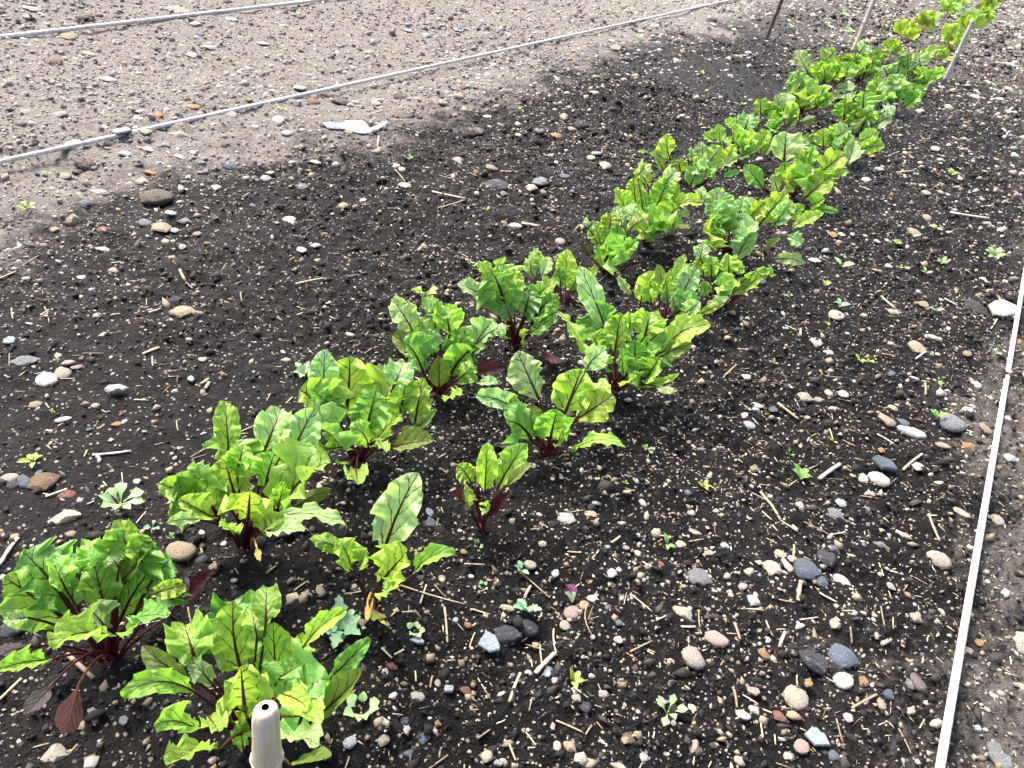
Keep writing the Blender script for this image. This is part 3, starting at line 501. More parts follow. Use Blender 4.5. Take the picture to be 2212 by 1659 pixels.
# ------------------------------------------------------------------ canes
def bamboo():
    r = ray((573, 1528)); dist = .50
    P = CAM+r/FPX*dist; g0 = gz(P[0], P[1]); h = P[2]-g0
    root = empty('bamboo_cane', (P[0], P[1], g0)); k = 14; R = .0094
    zs = [-.04, h-.075, h-.062, h-.056, h-.050, h-.030, h-.010, h-.003, h]; rs_ = [R*.98, R, R*1.03, R*1.10, R*1.02, R*.93, R*.90, R*.82, R*.62]
    th = np.arange(k)*2*math.pi/k; V = [(q*math.cos(a)*(1+.03*math.sin(3*a)), q*math.sin(a), z+(.002*math.cos(a) if z > h-.02 else 0)) for z, q in zip(zs, rs_) for a in th]
    n = len(zs); Fc = [(i*k+j, i*k+(j+1) % k, (i+1)*k+(j+1) % k, (i+1)*k+j) for i in range(n-1) for j in range(k)]
    top = len(V)-k                                        # rim turns into the hollow
    V += [(R*.26*math.cos(a), R*.26*math.sin(a), h+.0003) for a in th]
    Fc += [(top+j, top+(j+1) % k, top+k+(j+1) % k, top+k+j) for j in range(k)]
    mesh_obj('stem', V, Fc, BAMBOO, root)
    V = [(R*.27*math.cos(a), R*.27*math.sin(a), z) for z in (h+.0002, h-.012) for a in th]
    mesh_obj('hollow', V, [(j, k+j, k+(j+1) % k, (j+1) % k) for j in range(k)]+[tuple(k+j for j in range(k))], HOLLOW_SHADE, root)
    V = []; m_ = 10
    for i in range(k):
        for j in range(4): 
            b = j*math.pi/2; V.append(((R*1.06+.0012*math.cos(b))*math.cos(th[i]), (R*1.06+.0012*math.cos(b))*math.sin(th[i]), h-.057+.0012*math.sin(b)))
    mesh_obj('node_ring', V, [(i*4+j, i*4+(j+1) % 4, ((i+1) % k)*4+(j+1) % 4, ((i+1) % k)*4+j) for i in range(k) for j in range(4)], BAMBOO, root)
    tag(root, 'pale bamboo cane with a hollow tip standing at the bottom edge', 'cane')
bamboo()
def cane(name, foot, topp, wpx, mat, label, nodes, extra=0.0):
    f = ground(foot); d = depth(f); R = wpx/FPX*d/2
    T = depth_point(topp, f, 0.0); T = f+(T-f)*(1+extra); S = f-(T-f)*.08
    t = np.linspace(0, 1, 24)[:, None]; path = S+(T-S)*t; rs = np.random.default_rng(int(foot[0]))
    path[:, :2] += np.cumsum(rs.normal(0, R*.06, (24, 2)), 0); rad = R*(1.08-.16*t[:, 0])*(1+rs.normal(0, .03, 24))
    root = empty(name, tuple(f)); V, Fc = tube(path, rad, 9); mesh_obj('stem', V-f, Fc, mat, root)
    for q in nodes:
        c = S+(T-S)*q; dv = unit(T-S); pp = np.array([c-dv*R*.3, c-dv*R*.12, c+dv*R*.12, c+dv*R*.3]); V, Fc = tube(pp, [R*1.02, R*1.2, R*1.2, R*1.02], 9); mesh_obj('node_ring', V-f, Fc, mat, root)
    tag(root, label, 'cane')
cane('twig_stake', (1655, 85), (1690, 0), 8.5, TWIG, 'thin dark twig stake leaning at the top edge', (.45, .7), .6)
cane('wooden_cane', (1845, 108), (1885, 0), 9.5, STICK, 'pale brown cane rising behind the last beets of the left row', (.4, .8), .6)
cane('wooden_cane', (2042, 172), (2102, 42), 9.5, GREYW, 'weathered grey cane leaning beside the right row at the top right', (.5,), 0)

# ------------------------------------------------------------------ torn plastic strip
def strip():
    up = [(400, 245), (620, 245), (900, 220), (1100, 208), (1270, 212), (1330, 270), (1390, 350), (1420, 368), (1560, 320), (1700, 250), (1795, 218)]
    lo = [(480, 325), (620, 355), (860, 366), (1010, 380), (1120, 430), (1220, 462), (1330, 462), (1420, 440), (1560, 390), (1690, 320), (1760, 295)]
    V = []; n = len(up)
    for i, row in enumerate((up, [((a[0]+b[0])/2, (a[1]+b[1])/2) for a, b in zip(up, lo)], lo)):
        for j, p in enumerate(row):
            g0 = ground(px('S', *p)); V.append(g0+np.array([0, 0, .004+.006*(i == 0)+.003*math.sin(j*.9)**2+.003*(i == 1)]))
    V = np.array(V); V2 = V-np.array([0, 0, .0008]); Fc = []
    for i in range(2):
        for j in range(n-1):
            a, b, c, d = i*n+j, i*n+j+1, (i+1)*n+j+1, (i+1)*n+j; Fc += [(d, c, b, a), (a+3*n, b+3*n, c+3*n, d+3*n)]
    rim = list(range(n))+[2*n-1]+list(range(3*n-1, 2*n-1, -1))+[n]
    for q in range(len(rim)): a, b = rim[q], rim[(q+1) % len(rim)]; Fc.append((a, b, b+3*n, a+3*n))
    P0 = V.mean(0); o = mesh_obj('plastic_strip', np.vstack([V, V2])-P0, Fc, FILM); o.location = P0
    tag(o, 'torn strip of white plastic film lying on the soil below the cord', 'plastic strip')
strip()

# ------------------------------------------------------------------ stones
PAL = {'cream': (.63, .55, .41), 'white': (.72, .68, .61), 'tan': (.46, .37, .25), 'orange': (.46, .27, .11), 'beige': (.52, .46, .37), 'grey': (.26, .27, .28), 'pale grey': (.48, .50, .51),
       'blue grey': (.13, .17, .215), 'dark grey': (.055, .06, .07), 'pink': (.54, .39, .33), 'brick red': (.28, .11, .08), 'brown': (.22, .14, .08), 'pale blue': (.46, .54, .58), 'mauve': (.25, .19, .20), 'soil': (.03, .025, .022), 'dry soil': (.16, .125, .09)}
def icos(sub):
    import bmesh
    bm = bmesh.new(); bmesh.ops.create_icosphere(bm, subdivisions=sub, radius=1.0)
    V = np.array([v.co[:] for v in bm.verts]); Fc = np.array([[v.index for v in f.verts] for f in bm.faces]); bm.free(); return V, Fc
IV, IF = icos(3); IV2, IF2 = icos(2); IV1, IF1 = icos(1)
def sph_noise(V, rs, n, lo, hi):
    out = np.zeros(len(V))
    for _ in range(n):
        k = rs.normal(size=3); k *= rs.uniform(lo, hi)/np.linalg.norm(k); out += np.sin(V@k+rs.uniform(0, 6.28))
    return out/math.sqrt(n)
def proto(kind, seed):
    rs = np.random.default_rng(seed)
    if kind == 'slate':
        n = rs.integers(5, 8); th = np.sort(np.linspace(0, 6.28, n, endpoint=False)+rs.uniform(-.35, .35, n)); rr = rs.uniform(.75, 1.1, n)
        ring = np.stack([rr*np.cos(th), rr*np.sin(th)], 1); V = []
        for z, q in ((-1, .93), (-.55, 1.0), (.5, .99), (1, .90)):
            V += [(a*q, b*q, z+.25*a*(z > 0)+rs.uniform(-.12, .12)) for a, b in ring]
        V = np.array(V); Fc = [[i*n+j, i*n+(j+1) % n, (i+1)*n+(j+1) % n, (i+1)*n+j] for i in range(3) for j in range(n)]+[list(range(n))[::-1], [3*n+j for j in range(n)]]
        sm = False
    else:
        V, Fc = (IV, IF) if kind == 'clinker' else (IV2, IF2); V = V.copy(); U = V.copy(); sm = True
        if kind == 'pebble':
            V *= (1+.13*sph_noise(U, rs, 5, 1, 2.6))[:, None]
            for _ in range(3):
                k = rs.normal(size=3); k /= np.linalg.norm(k); d = rs.uniform(.72, .9); e = V@k; V -= np.outer(np.clip(e-d, 0, None), k)*.85
            V *= (1+.02*sph_noise(U, rs, 5, 4, 8))[:, None]
        elif kind == 'flint':
            V *= (1+.16*sph_noise(U, rs, 5, 1.2, 3))[:, None]
            for _ in range(7):                              # chipped facets
                k = rs.normal(size=3); k /= np.linalg.norm(k); d = rs.uniform(.55, .82); e = V@k; V -= np.outer(np.clip(e-d, 0, None), k)
            V *= (1+.03*sph_noise(U, rs, 5, 5, 9))[:, None]
        else:
            V *= (1+.13*sph_noise(U, rs, 5, 1.5, 3)+.10*sph_noise(U, rs, 8, 5, 10)+.07*sph_noise(U, rs, 8, 11, 18))[:, None]
        Fc = Fc.tolist()
    me = bpy.data.meshes.new('stone'); me.from_pydata(V.tolist(), [], Fc)
    if sm: me.polygons.foreach_set('use_smooth', np.ones(len(me.polygons), bool))
    if kind == 'flint': 
        try: me.set_sharp_from_angle(angle=math.radians(28))
        except Exception: pass
    me.materials.append(STONE); return me
PROTO = {k: [proto(k, 50+i+97*j) for i in range(n)] for j, (k, n) in enumerate((('pebble', 7), ('flint', 8), ('slate', 6), ('clinker', 4)))}
ORD = ['first', 'second', 'third', 'fourth', 'fifth', 'sixth', 'seventh', 'eighth', 'ninth', 'tenth', 'eleventh', 'twelfth', 'thirteenth', 'fourteenth', 'fifteenth', 'sixteenth']
ROWS = {r: sorted([p[1] for p in PLANTS if p[0] == r], key=lambda q: q[1]) for r in 'LR'}
def place_words(x, y):
    def nth(r):
        q = ROWS[r]; i = int(np.argmin([abs(p[1]-y) for p in q])); return ORD[i]
    if x > .285: return 'right of the right-hand cord'+(', near the bottom corner' if y < 1.15 else '')
    if x < -2.9: return 'beyond the farther left cord'
    if x < -1.92: return 'on the dry path between the left cords'+(', at the left' if y < 1.6 else ', towards the top' if y > 3 else '')
    if y > 4.9: return 'on the far stony ground '+('left of' if x < -.7 else 'right of' if x > -.3 else 'among')+' the yellow-stemmed plants'
    if x < -1.25: return 'between left cord and bed, level with the %s left-row beet' % nth('L')
    if x < -.62: return 'left of the %s beet in the left row' % nth('L')
    if x < -.40: return 'between the rows by the %s right-row beet' % nth('R')
    if x < -.08: return 'right of the %s beet in the right row' % nth('R')
    return 'near the right cord, level with the %s right-row beet' % nth('R')
STONES = []; OCC = []
def make_stone(x, y, sx, sy, sz, kind, colname, rot, label=None, sink=.44, name=None):
    me = PROTO[kind][random.randrange(len(PROTO[kind]))]
    o = bpy.data.objects.new(name or ('slate_shard' if kind == 'slate' else 'clinker_lump' if kind == 'clinker' else 'pebble' if kind == 'pebble' else 'stone'), me); COL.objects.link(o)
    o.scale = (sx, sy, sz); o.rotation_euler = (random.uniform(-.18, .18), random.uniform(-.18, .18), rot)
    zz = max(gz(x, y), np.mean([gz(x+a*sx*.6, y+b*sy*.6) for a, b in ((1, 0), (-1, 0), (0, 1), (0, -1))]))
    if kind == 'slate': sink = .1; zz += .002
    o.location = (x, y, zz+sz*(1-2*sink)*.9)
    c = np.array(PAL[colname])*random.uniform(.85, 1.12); o.color = (*c, 1)
    STONES.append([o, colname, kind, x, y, max(sx, sy), label]); OCC.append((x, y, max(sx, sy))); return o
def stone_px(c, x, y, w, h, col, kind='flint', label=None, tall=1.0):
    p = px(c, x, y); P = ground(p); d = depth(P); sn = CAMH/np.linalg.norm(P-CAM)
    sx = pxs(c, w)/FPX*d/2*1.16; ht = pxs(c, h)/FPX*d/2*1.12
    flat = .30 if kind == 'slate' else (.55 if kind == 'pebble' else .5)
    sz = flat*min(sx, ht*1.3)*tall; sy = max(.35*sx, min(1.15*sx, (ht*.92-sz*.35*math.sqrt(1-sn*sn))/sn))
    if kind == 'slate': sz = max(.0022, .16*sx)
    az = math.atan2(-P[0], P[1])+random.uniform(-.22, .22)
    make_stone(P[0], P[1], sx, sy, sz, kind, col, az, label)
f_, p_, s_, k_ = 'flint', 'pebble', 'slate', 'clinker'
NOTE = {
 'A': [(390, 75, 215, 100, 'cream', f_, 'flat cream flint with ragged edge above the bottom-left beet plant'), (1155, 280, 170, 160, 'tan', p_, 'round smooth tan stone between the first two left-row beets'), (460, 165, 60, 50, 'tan', f_), (1460, 700, 100, 60, 'pink', f_), (1350, 380, 65, 42, 'orange', f_),
       (340, 1590, 150, 150, 'beige', f_, 'knobbly beige flint at the bottom left edge'), (790, 1370, 55, 85, 'grey', s_), (590, 1620, 95, 85, 'white', f_), (300, 285, 65, 50, 'dark grey', k_), (1280, 180, 62, 95, 'pale grey', s_, 'pointed pale grey slate shard right of the round tan stone'), (1490, 465, 48, 36, 'pale grey', f_), (1085, 415, 70, 60, 'brown', k_), (100, 180, 70, 40, 'tan', f_), (60, 780, 120, 90, 'dark grey', k_)],
 'B': [(1180, 875, 135, 185, 'pale blue', s_, 'flat pale blue slate tile piece lying near the bottom centre'), (1290, 812, 145, 115, 'dark grey', k_, 'rough dark clinker lump beside the pale slate piece'), (1405, 780, 145, 115, 'dark grey', p_, 'rounded dark stone under the pale lobed weed'), (1435, 370, 78, 68, 'cream', p_), (1680, 80, 145, 90, 'white', f_, 'pale forked flint right of the small upright beet'), (1820, 50, 72, 54, 'cream', p_),
       (1700, 682, 95, 98, 'pink', p_), (1660, 750, 70, 92, 'beige', p_), (1780, 620, 60, 82, 'tan', p_), (1825, 582, 90, 62, 'white', f_), (715, 1215, 95, 78, 'white', p_, 'smooth white oval pebble right of the bamboo cane plant'), (548, 1015, 92, 62, 'brick red', f_, 'brick red shard right of the first right-row beet'), (1015, 1160, 75, 62, 'brick red', f_, 'brick red chip beside the small pale slate square'), (915, 1165, 66, 68, 'pale blue', s_, 'small square pale blue slate chip near the bottom centre'),
       (490, 1490, 78, 82, 'tan', f_), (1165, 1585, 115, 90, 'cream', f_), (760, 1482, 82, 92, 'blue grey', f_), (660, 1570, 95, 60, 'blue grey', f_), (1950, 440, 62, 92, 'pale grey', s_), (1015, 280, 46, 42, 'orange', p_), (875, 450, 42, 52, 'tan', p_), (800, 30, 60, 62, 'pale grey', f_), (808, 100, 72, 62, 'grey', k_), (720, 860, 90, 50, 'pale blue', s_), (1545, 1070, 45, 62, 'pale blue', s_), (2050, 250, 46, 32, 'pink', p_),
       (1990, 840, 62, 52, 'white', f_), (2070, 1480, 95, 62, 'brown', f_), (1730, 1215, 62, 62, 'cream', f_), (650, 1412, 62, 52, 'white', f_), (1790, 1270, 72, 80, 'dark grey', k_), (1610, 1520, 52, 82, 'cream', p_), (1690, 1520, 90, 100, 'tan', f_), (1930, 640, 50, 52, 'mauve', f_), (2000, 735, 55, 45, 'blue grey', f_), (1600, 420, 55, 60, 'pale grey', f_), (850, 1120, 45, 60, 'cream', f_), (500, 1050, 52, 72, 'white', f_), (840, 1380, 60, 52, 'orange', f_), (1290, 640, 90, 45, 'cream', p_), (1985, 1640, 110, 50, 'beige', f_), (1230, 1640, 60, 50, 'pale grey', s_), (2160, 1590, 60, 100, 'pale grey', f_), (640, 1360, 50, 55, 'dark grey', k_), (1040, 750, 50, 45, 'orange', f_), (360, 740, 75, 60, 'pink', f_), (2050, 1480, 60, 60, 'tan', f_), (960, 730, 40, 60, 'pale blue', s_)],
 'C': [(1060, 960, 195, 165, 'blue grey', f_, 'broad angular blue grey stone near the right cord at the bottom'), (880, 985, 170, 125, 'dark grey', k_), (750, 1215, 155, 165, 'cream', p_, 'big smooth cream pebble at the lower right'), (1050, 1108, 112, 115, 'white', p_), (105, 962, 140, 135, 'beige', p_), (250, 845, 135, 100, 'pink', p_), (30, 672, 135, 92, 'cream', f_),
       (1660, 335, 145, 115, 'beige', p_, 'khaki rounded stone just left of the right cord'), (820, 395, 145, 140, 'blue grey', k_, 'pitted blue grey clinker lump right of the beet rows'), (600, 395, 112, 95, 'cream', f_), (692, 380, 102, 68, 'white', f_), (645, 302, 112, 52, 'cream', f_), (1045, 467, 112, 72, 'white', p_), (908, 478, 82, 72, 'blue grey', f_), (945, 335, 115, 105, 'dark grey', k_), (135, 450, 132, 120, 'grey', k_), (1000, 757, 102, 102, 'cream', f_), (880, 1480, 165, 100, 'pale blue', s_),
       (790, 1522, 92, 92, 'pink', p_), (540, 942, 95, 62, 'orange', f_), (830, 1120, 52, 100, 'orange', f_), (1180, 1110, 62, 85, 'orange', f_), (640, 1330, 92, 62, 'brick red', f_), (418, 1325, 92, 62, 'white', p_), (482, 1292, 82, 72, 'white', f_), (1530, 1115, 115, 105, 'mauve', f_), (1330, 1190, 92, 82, 'blue grey', f_), (1300, 1252, 72, 80, 'tan', f_), (2190, 870, 155, 185, 'beige', p_, 'large beige stone at the right edge beyond the cord'), (1930, 862, 82, 62, 'orange', f_),
       (2040, 80, 95, 62, 'beige', p_), (1810, 32, 110, 52, 'beige', p_), (2040, 1610, 185, 115, 'grey', f_), (1430, 172, 102, 52, 'beige', f_), (1090, 1342, 72, 62, 'white', f_), (480, 1182, 92, 60, 'pink', s_), (25, 238, 70, 55, 'cream', f_), (300, 245, 60, 42, 'pale grey', p_), (205, 288, 62, 40, 'cream', p_), (478, 595, 82, 65, 'white', f_), (1010, 250, 75, 62, 'blue grey', f_), (1290, 235, 82, 52, 'grey', f_), (110, 155, 82, 40, 'cream', f_), (1010, 50, 90, 62, 'grey', k_), (1000, 1585, 80, 75, 'blue grey', f_), (100, 1530, 90, 90, 'pink', f_), (570, 845, 45, 45, 'white', p_), (1520, 700, 80, 90, 'beige', f_), (1360, 500, 70, 50, 'pale grey', f_), (2010, 1520, 90, 90, 'grey', f_), (520, 350, 60, 40, 'cream', f_)],
 'K': [(305, 822, 128, 160, 'white', p_, 'large white egg-shaped stone at the left edge of the bed'), (415, 785, 88, 108, 'beige', p_, 'greyish tan stone touching the large white egg-shaped stone'), (238, 985, 85, 56, 'tan', f_), (755, 890, 115, 82, 'pale grey', k_, 'rough pale grey clinker left of the third left-row beet'), (1185, 390, 142, 84, 'tan', f_, 'flat tan flint lying alone on dark soil left of the rows'), (635, 404, 52, 32, 'cream', p_), (530, 152, 52, 42, 'white', f_), (65, 575, 75, 62, 'pale blue', s_, 'triangular pale blue slate at the left edge'), (675, 530, 62, 42, 'cream', f_), (410, 1086, 88, 36, 'white', p_), (765, 1115, 74, 50, 'orange', f_),
       (60, 1467, 112, 72, 'pink', p_), (160, 1490, 115, 112, 'blue grey', f_, 'angular blue grey stone in the cluster at the left edge'), (300, 1490, 185, 140, 'brown', f_, 'split brown flint in the stone cluster at the left edge'), (415, 1577, 112, 62, 'brick red', f_, 'dark red stone below the cluster at the left edge'), (170, 702, 132, 72, 'grey', k_), (450, 722, 82, 42, 'pink', s_), (895, 1487, 47, 47, 'white', p_), (1250, 827, 46, 42, 'white', f_), (730, 102, 62, 50, 'pink', f_), (725, 1215, 52, 32, 'cream', f_), (260, 1440, 90, 50, 'grey', f_), (85, 1510, 70, 62, 'dark grey', k_), (170, 162, 46, 30, 'white', p_), (1130, 296, 90, 50, 'dark grey', k_), (930, 170, 62, 32, 'mauve', f_), (1320, 690, 50, 50, 'cream', f_), (620, 995, 50, 32, 'cream', f_), (500, 740, 70, 40, 'pink', f_), (310, 940, 30, 90, 'beige', s_)],
 'M': [(1570, 1112, 155, 142, 'grey', p_, 'large rounded grey stone left of the right cord'), (1145, 1087, 115, 82, 'tan', f_), (1250, 1107, 102, 62, 'blue grey', f_), (1300, 1182, 195, 58, 'white', s_, 'long white wedge-shaped shard beside the rounded grey stone'), (1120, 1382, 175, 95, 'blue grey', s_, 'flat dark blue slate piece above two white pebbles'), (1090, 1477, 135, 88, 'white', p_, 'larger of two white pebbles below the flat blue slate'), (990, 1476, 62, 62, 'white', p_, 'smaller of two white pebbles below the flat blue slate'), (1670, 1270, 98, 92, 'orange', f_), (1335, 615, 142, 82, 'tan', f_, 'flat tan stone shaped like a wedge, right of the rows'), (815, 402, 98, 66, 'cream', p_), (690, 572, 92, 60, 'white', f_), (765, 657, 62, 62, 'white', f_), (865, 917, 72, 88, 'white', p_), (615, 940, 82, 72, 'beige', k_), (695, 957, 52, 52, 'tan', p_),
       (225, 817, 72, 60, 'white', f_), (225, 1047, 72, 60, 'white', f_), (300, 977, 92, 50, 'pale blue', f_), (400, 1020, 62, 52, 'blue grey', f_), (680, 46, 84, 46, 'white', f_), (1190, 1010, 74, 36, 'cream', f_), (1180, 787, 72, 52, 'blue grey', f_), (285, 1385, 66, 72, 'tan', f_), (1350, 1410, 82, 60, 'white', f_), (1370, 337, 72, 52, 'tan', f_), (1900, 365, 165, 95, 'white', s_, 'broad white shard touching the right cord'), (1750, 327, 135, 52, 'dark grey', k_), (2000, 582, 82, 50, 'orange', f_), (330, 202, 52, 42, 'blue grey', f_), (1655, 682, 52, 42, 'tan', p_), (1500, 747, 82, 32, 'cream', f_), (245, 1130, 82, 42, 'pale blue', f_), (1510, 1258, 80, 40, 'beige', p_), (1770, 1170, 90, 55, 'tan', f_), (1970, 1320, 90, 110, 'pale grey', f_), (1110, 1300, 50, 40, 'orange', f_), (1320, 812, 75, 36, 'white', f_), (1455, 555, 110, 30, 'cream', s_), (1000, 402, 36, 36, 'cream', p_), (1150, 105, 46, 36, 'white', p_), (620, 1075, 42, 30, 'cream', p_), (1180, 375, 90, 45, 'cream', f_), (850, 1625, 90, 55, 'pale grey', f_), (1680, 830, 60, 45, 'tan', f_), (1060, 480+880, 40, 40, 'grey', f_), (1700, 1005, 45, 45, 'beige', p_)],
 'G': [(470, 945, 115, 76, 'white', p_, 'large pale stone lying against the nearer left cord'), (1775, 765, 78, 92, 'white', p_, 'white oval stone just below the nearer left cord'), (465, 1400, 95, 105, 'tan', f_, 'upright tan flint with hollow face near the left edge', 1.7), (1040, 1440, 135, 78, 'tan', f_, 'mottled tan stone under a pale glass shard on the left'), (1090, 1378, 74, 62, 'pale blue', s_, 'pale blue glass shard leaning on the mottled tan stone'), (930, 1430, 72, 50, 'grey', p_), (1175, 1405, 84, 46, 'grey', f_), (430, 228, 115, 56, 'tan', f_, 'peach coloured stone under the farther left cord'), (350, 400, 84, 62, 'brown', p_), (1325, 310, 88, 62, 'pale grey', f_), (185, 110, 72, 52, 'beige', p_), (1475, 130, 82, 46, 'pale grey', p_), (1240, 162, 72, 62, 'white', f_), (1275, 217, 82, 46, 'blue grey', f_), (1315, 567, 42, 42, 'orange', f_), (1585, 645, 52, 36, 'orange', f_), (1140, 862, 115, 62, 'pink', f_), (1255, 880, 102, 62, 'mauve', f_), (540, 1045, 105, 84, 'dry soil', k_), (960, 1105, 76, 52, 'orange', f_), (905, 1170, 82, 52, 'cream', f_),
       (420, 1137, 62, 50, 'tan', p_), (345, 1470, 92, 42, 'tan', f_), (650, 1470, 62, 46, 'brick red', f_), (650, 1592, 112, 44, 'white', f_), (1840, 1415, 84, 46, 'white', p_), (1160, 1582, 56, 50, 'pale grey', f_), (540, 1310, 62, 52, 'blue grey', k_), (2010, 1040, 78, 42, 'cream', f_), (780, 895, 112, 36, 'pale grey', s_), (1910, 570, 82, 42, 'white', s_), (2110, 560, 112, 44, 'blue grey', f_), (2000, 652, 82, 52, 'brown', p_), (1830, 850, 82, 52, 'pale grey', f_), (1000, 1265, 150, 110, 'dry soil', k_), (500, 1090, 60, 55, 'dry soil', k_), (170, 715, 75, 50, 'beige', f_), (380, 735, 75, 50, 'beige', f_), (880, 765, 75, 50, 'beige', f_), (1010, 740, 90, 55, 'orange', f_), (890, 715, 70, 45, 'pale grey', f_), (1230, 690, 95, 50, 'orange', f_), (1340, 690, 90, 60, 'mauve', f_), (1450, 730, 90, 40, 'beige', f_), (1230, 350, 80, 42, 'cream', f_), (570, 348, 82, 40, 'beige', p_), (700, 510, 80, 40, 'pale grey', p_), (1680, 285, 72, 32, 'pale grey', p_), (800, 985, 75, 45, 'pale grey', f_), (935, 960, 75, 45, 'pale grey', f_), (1030, 930, 100, 40, 'grey', f_), (1145, 1005, 60, 42, 'white', f_), (1230, 970, 36, 36, 'white', p_), (150, 960, 50, 55, 'beige', f_), (200, 60, 110, 45, 'beige', f_), (540, 120, 90, 70, 'dry soil', k_), (750, 75, 60, 50, 'tan', f_), (1110, 60, 150, 50, 'beige', f_), (1740, 590, 60, 45, 'cream', f_), (1720, 1110, 80, 42, 'beige', f_), (1700, 1150, 70, 40, 'pale grey', f_), (1930, 1200, 60, 60, 'grey', k_), (2010, 1570, 60, 40, 'white', f_), (1920, 1620, 70, 45, 'white', f_), (1255, 1495, 50, 32, 'tan', p_), (1120, 1480, 52, 45, 'white', f_), (1380, 1205, 70, 42, 'pale grey', f_), (1470, 1060, 70, 62, 'blue grey', k_), (930, 850, 90, 36, 'tan', f_)],
 'H': [(1060, 1188, 112, 88, 'dark grey', k_, 'large dark clinker lump in the open soil left of the rows'), (1340, 1165, 86, 62, 'grey', k_), (1285, 1210, 72, 72, 'cream', f_), (1030, 1075, 72, 46, 'tan', p_), (810, 1030, 64, 46, 'pink', f_), (1005, 740, 64, 36, 'pale blue', s_), (1190, 872, 46, 46, 'cream', f_), (1540, 827, 50, 36, 'tan', p_), (1742, 1072, 84, 60, 'cream', f_, 'knobbly cream flint left of the tenth left-row beet'), (1660, 1020, 52, 42, 'cream', p_), (1690, 1000, 70, 32, 'pale grey', s_), (1490, 1130, 70, 36, 'blue grey', p_), (485, 1187, 95, 50, 'cream', f_), (455, 1090, 46, 42, 'cream', p_), (420, 1060, 42, 32, 'white', p_), (205, 1285, 62, 46, 'white', f_), (80, 1325, 62, 46, 'tan', f_), (720, 660, 56, 42, 'tan', p_), (930, 1105, 50, 32, 'brick red', f_),
       (800, 572, 62, 50, 'grey', f_), (850, 560, 52, 32, 'brick red', f_), (1430, 450, 62, 52, 'dark grey', k_), (1795, 265, 52, 36, 'white', f_), (1465, 1545, 62, 52, 'pink', p_), (1455, 1590, 52, 30, 'blue grey', p_), (1440, 872, 72, 62, 'orange', f_), (885, 835, 95, 84, 'soil', k_, 'biggest dark soil clod on the bed left of the rows'), (1600, 800, 74, 60, 'soil', k_), (1105, 1250, 46, 42, 'grey', f_), (1400, 1000, 52, 24, 'tan', p_), (1200, 1160, 0.1, 0.1, 'tan', p_), (120, 845, 50, 30, 'tan', p_), (1180, 1440, 76, 32, 'white', p_), (480, 740, 90, 60, 'dry soil', k_), (290, 655, 70, 32, 'beige', p_), (120, 670, 60, 36, 'beige', f_), (1490, 750, 70, 60, 'tan', f_), (1100, 165, 75, 32, 'orange', f_), (610, 230, 46, 36, 'pale grey', f_), (500, 205, 60, 30, 'pale blue', s_), (820, 200, 60, 26, 'pale blue', s_), (240, 335, 50, 26, 'cream', p_), (1550, 375, 60, 40, 'orange', f_), (1590, 405, 60, 26, 'blue grey', s_), (990, 440, 40, 36, 'white', f_), (1010, 475, 50, 30, 'pale blue', f_), (850, 75, 52, 36, 'dark grey', k_), (1890, 380, 60, 46, 'dark grey', k_), (1820, 315, 80, 26, 'tan', s_), (1870, 512, 46, 30, 'white', f_), (1680, 590, 60, 30, 'pale blue', s_), (1430, 700+0, 40, 32, 'cream', f_), (940, 840, 60, 40, 'dry soil', k_), (1330, 850, 60, 52, 'grey', k_), (450, 620, 80, 60, 'dry soil', k_), (580, 570, 60, 50, 'beige', f_), (70, 650, 100, 60, 'dry soil', k_)],
 'F': [(735, 385, 46, 36, 'cream', f_), (735, 412, 40, 30, 'white', f_), (1640, 960, 56, 38, 'white', p_), (1290, 1085, 62, 40, 'white', f_), (1205, 1150, 62, 42, 'pale blue', f_), (1580, 1245, 56, 38, 'beige', p_), (1590, 1392, 62, 52, 'tan', p_), (990, 1502, 72, 46, 'orange', f_), (1050, 1500, 52, 32, 'white', f_), (1115, 1505, 36, 40, 'pale blue', f_), (1268, 1560, 40, 26, 'white', p_), (1545, 712, 52, 36, 'white', f_), (1885, 620, 70, 50, 'beige', f_), (2120, 425, 90, 36, 'pale grey', s_), (1680, 562, 50, 26, 'beige', s_), (1840, 560, 52, 26, 'beige', s_), (440, 350, 46, 40, 'pale blue', f_), (480, 120, 40, 36, 'white', p_), (230, 160, 46, 40, 'white', f_), (220, 130, 60, 50, 'dark grey', k_), (2110, 720, 60, 42, 'pale blue', f_), (1960, 1095, 40, 26, 'beige', p_), (1830, 890, 40, 26, 'beige', f_), (1860, 1440, 90, 36, 'beige', f_), (2060, 1470, 70, 42, 'beige', f_), (1975, 1425, 60, 46, 'beige', f_), (1500, 1480, 90, 36, 'tan', f_), (180, 240, 80, 36, 'dark grey', k_), (300, 265, 90, 60, 'dark grey', k_)]}
for c, ls in NOTE.items():
    for it in ls:
        if it[2] < 1: continue
        stone_px(c, *it[:6], label=it[6] if len(it) > 6 else None, tall=it[7] if len(it) > 7 else 1.0)
def proj(x, y, z):
    p = np.stack([x, y, z-CAMH], -1); u = p@np.array(cx); v = p@np.array(-cy); w = p@np.array(-cz)
    return W/2+FPX*u/w, H/2+FPX*v/w, w
CW = [('cream', .32), ('white', .22), ('tan', .13), ('beige', .16), ('orange', .02), ('grey', .06), ('pale grey', .07), ('blue grey', .03), ('pink', .02), ('brick red', .005)]
cn = [a for a, _ in CW]; cwp = np.array([b for _, b in CW]); cwp /= cwp.sum()
def free(x, y, r):
    for a, b, q in OCC:
        if (x-a)**2+(y-b)**2 < (r+q)**2*.9: return False
    for _, q, _ in PLANTS:
        if (x-q[0])**2+(y-q[1])**2 < .035**2: return False
    return True
tries = 0
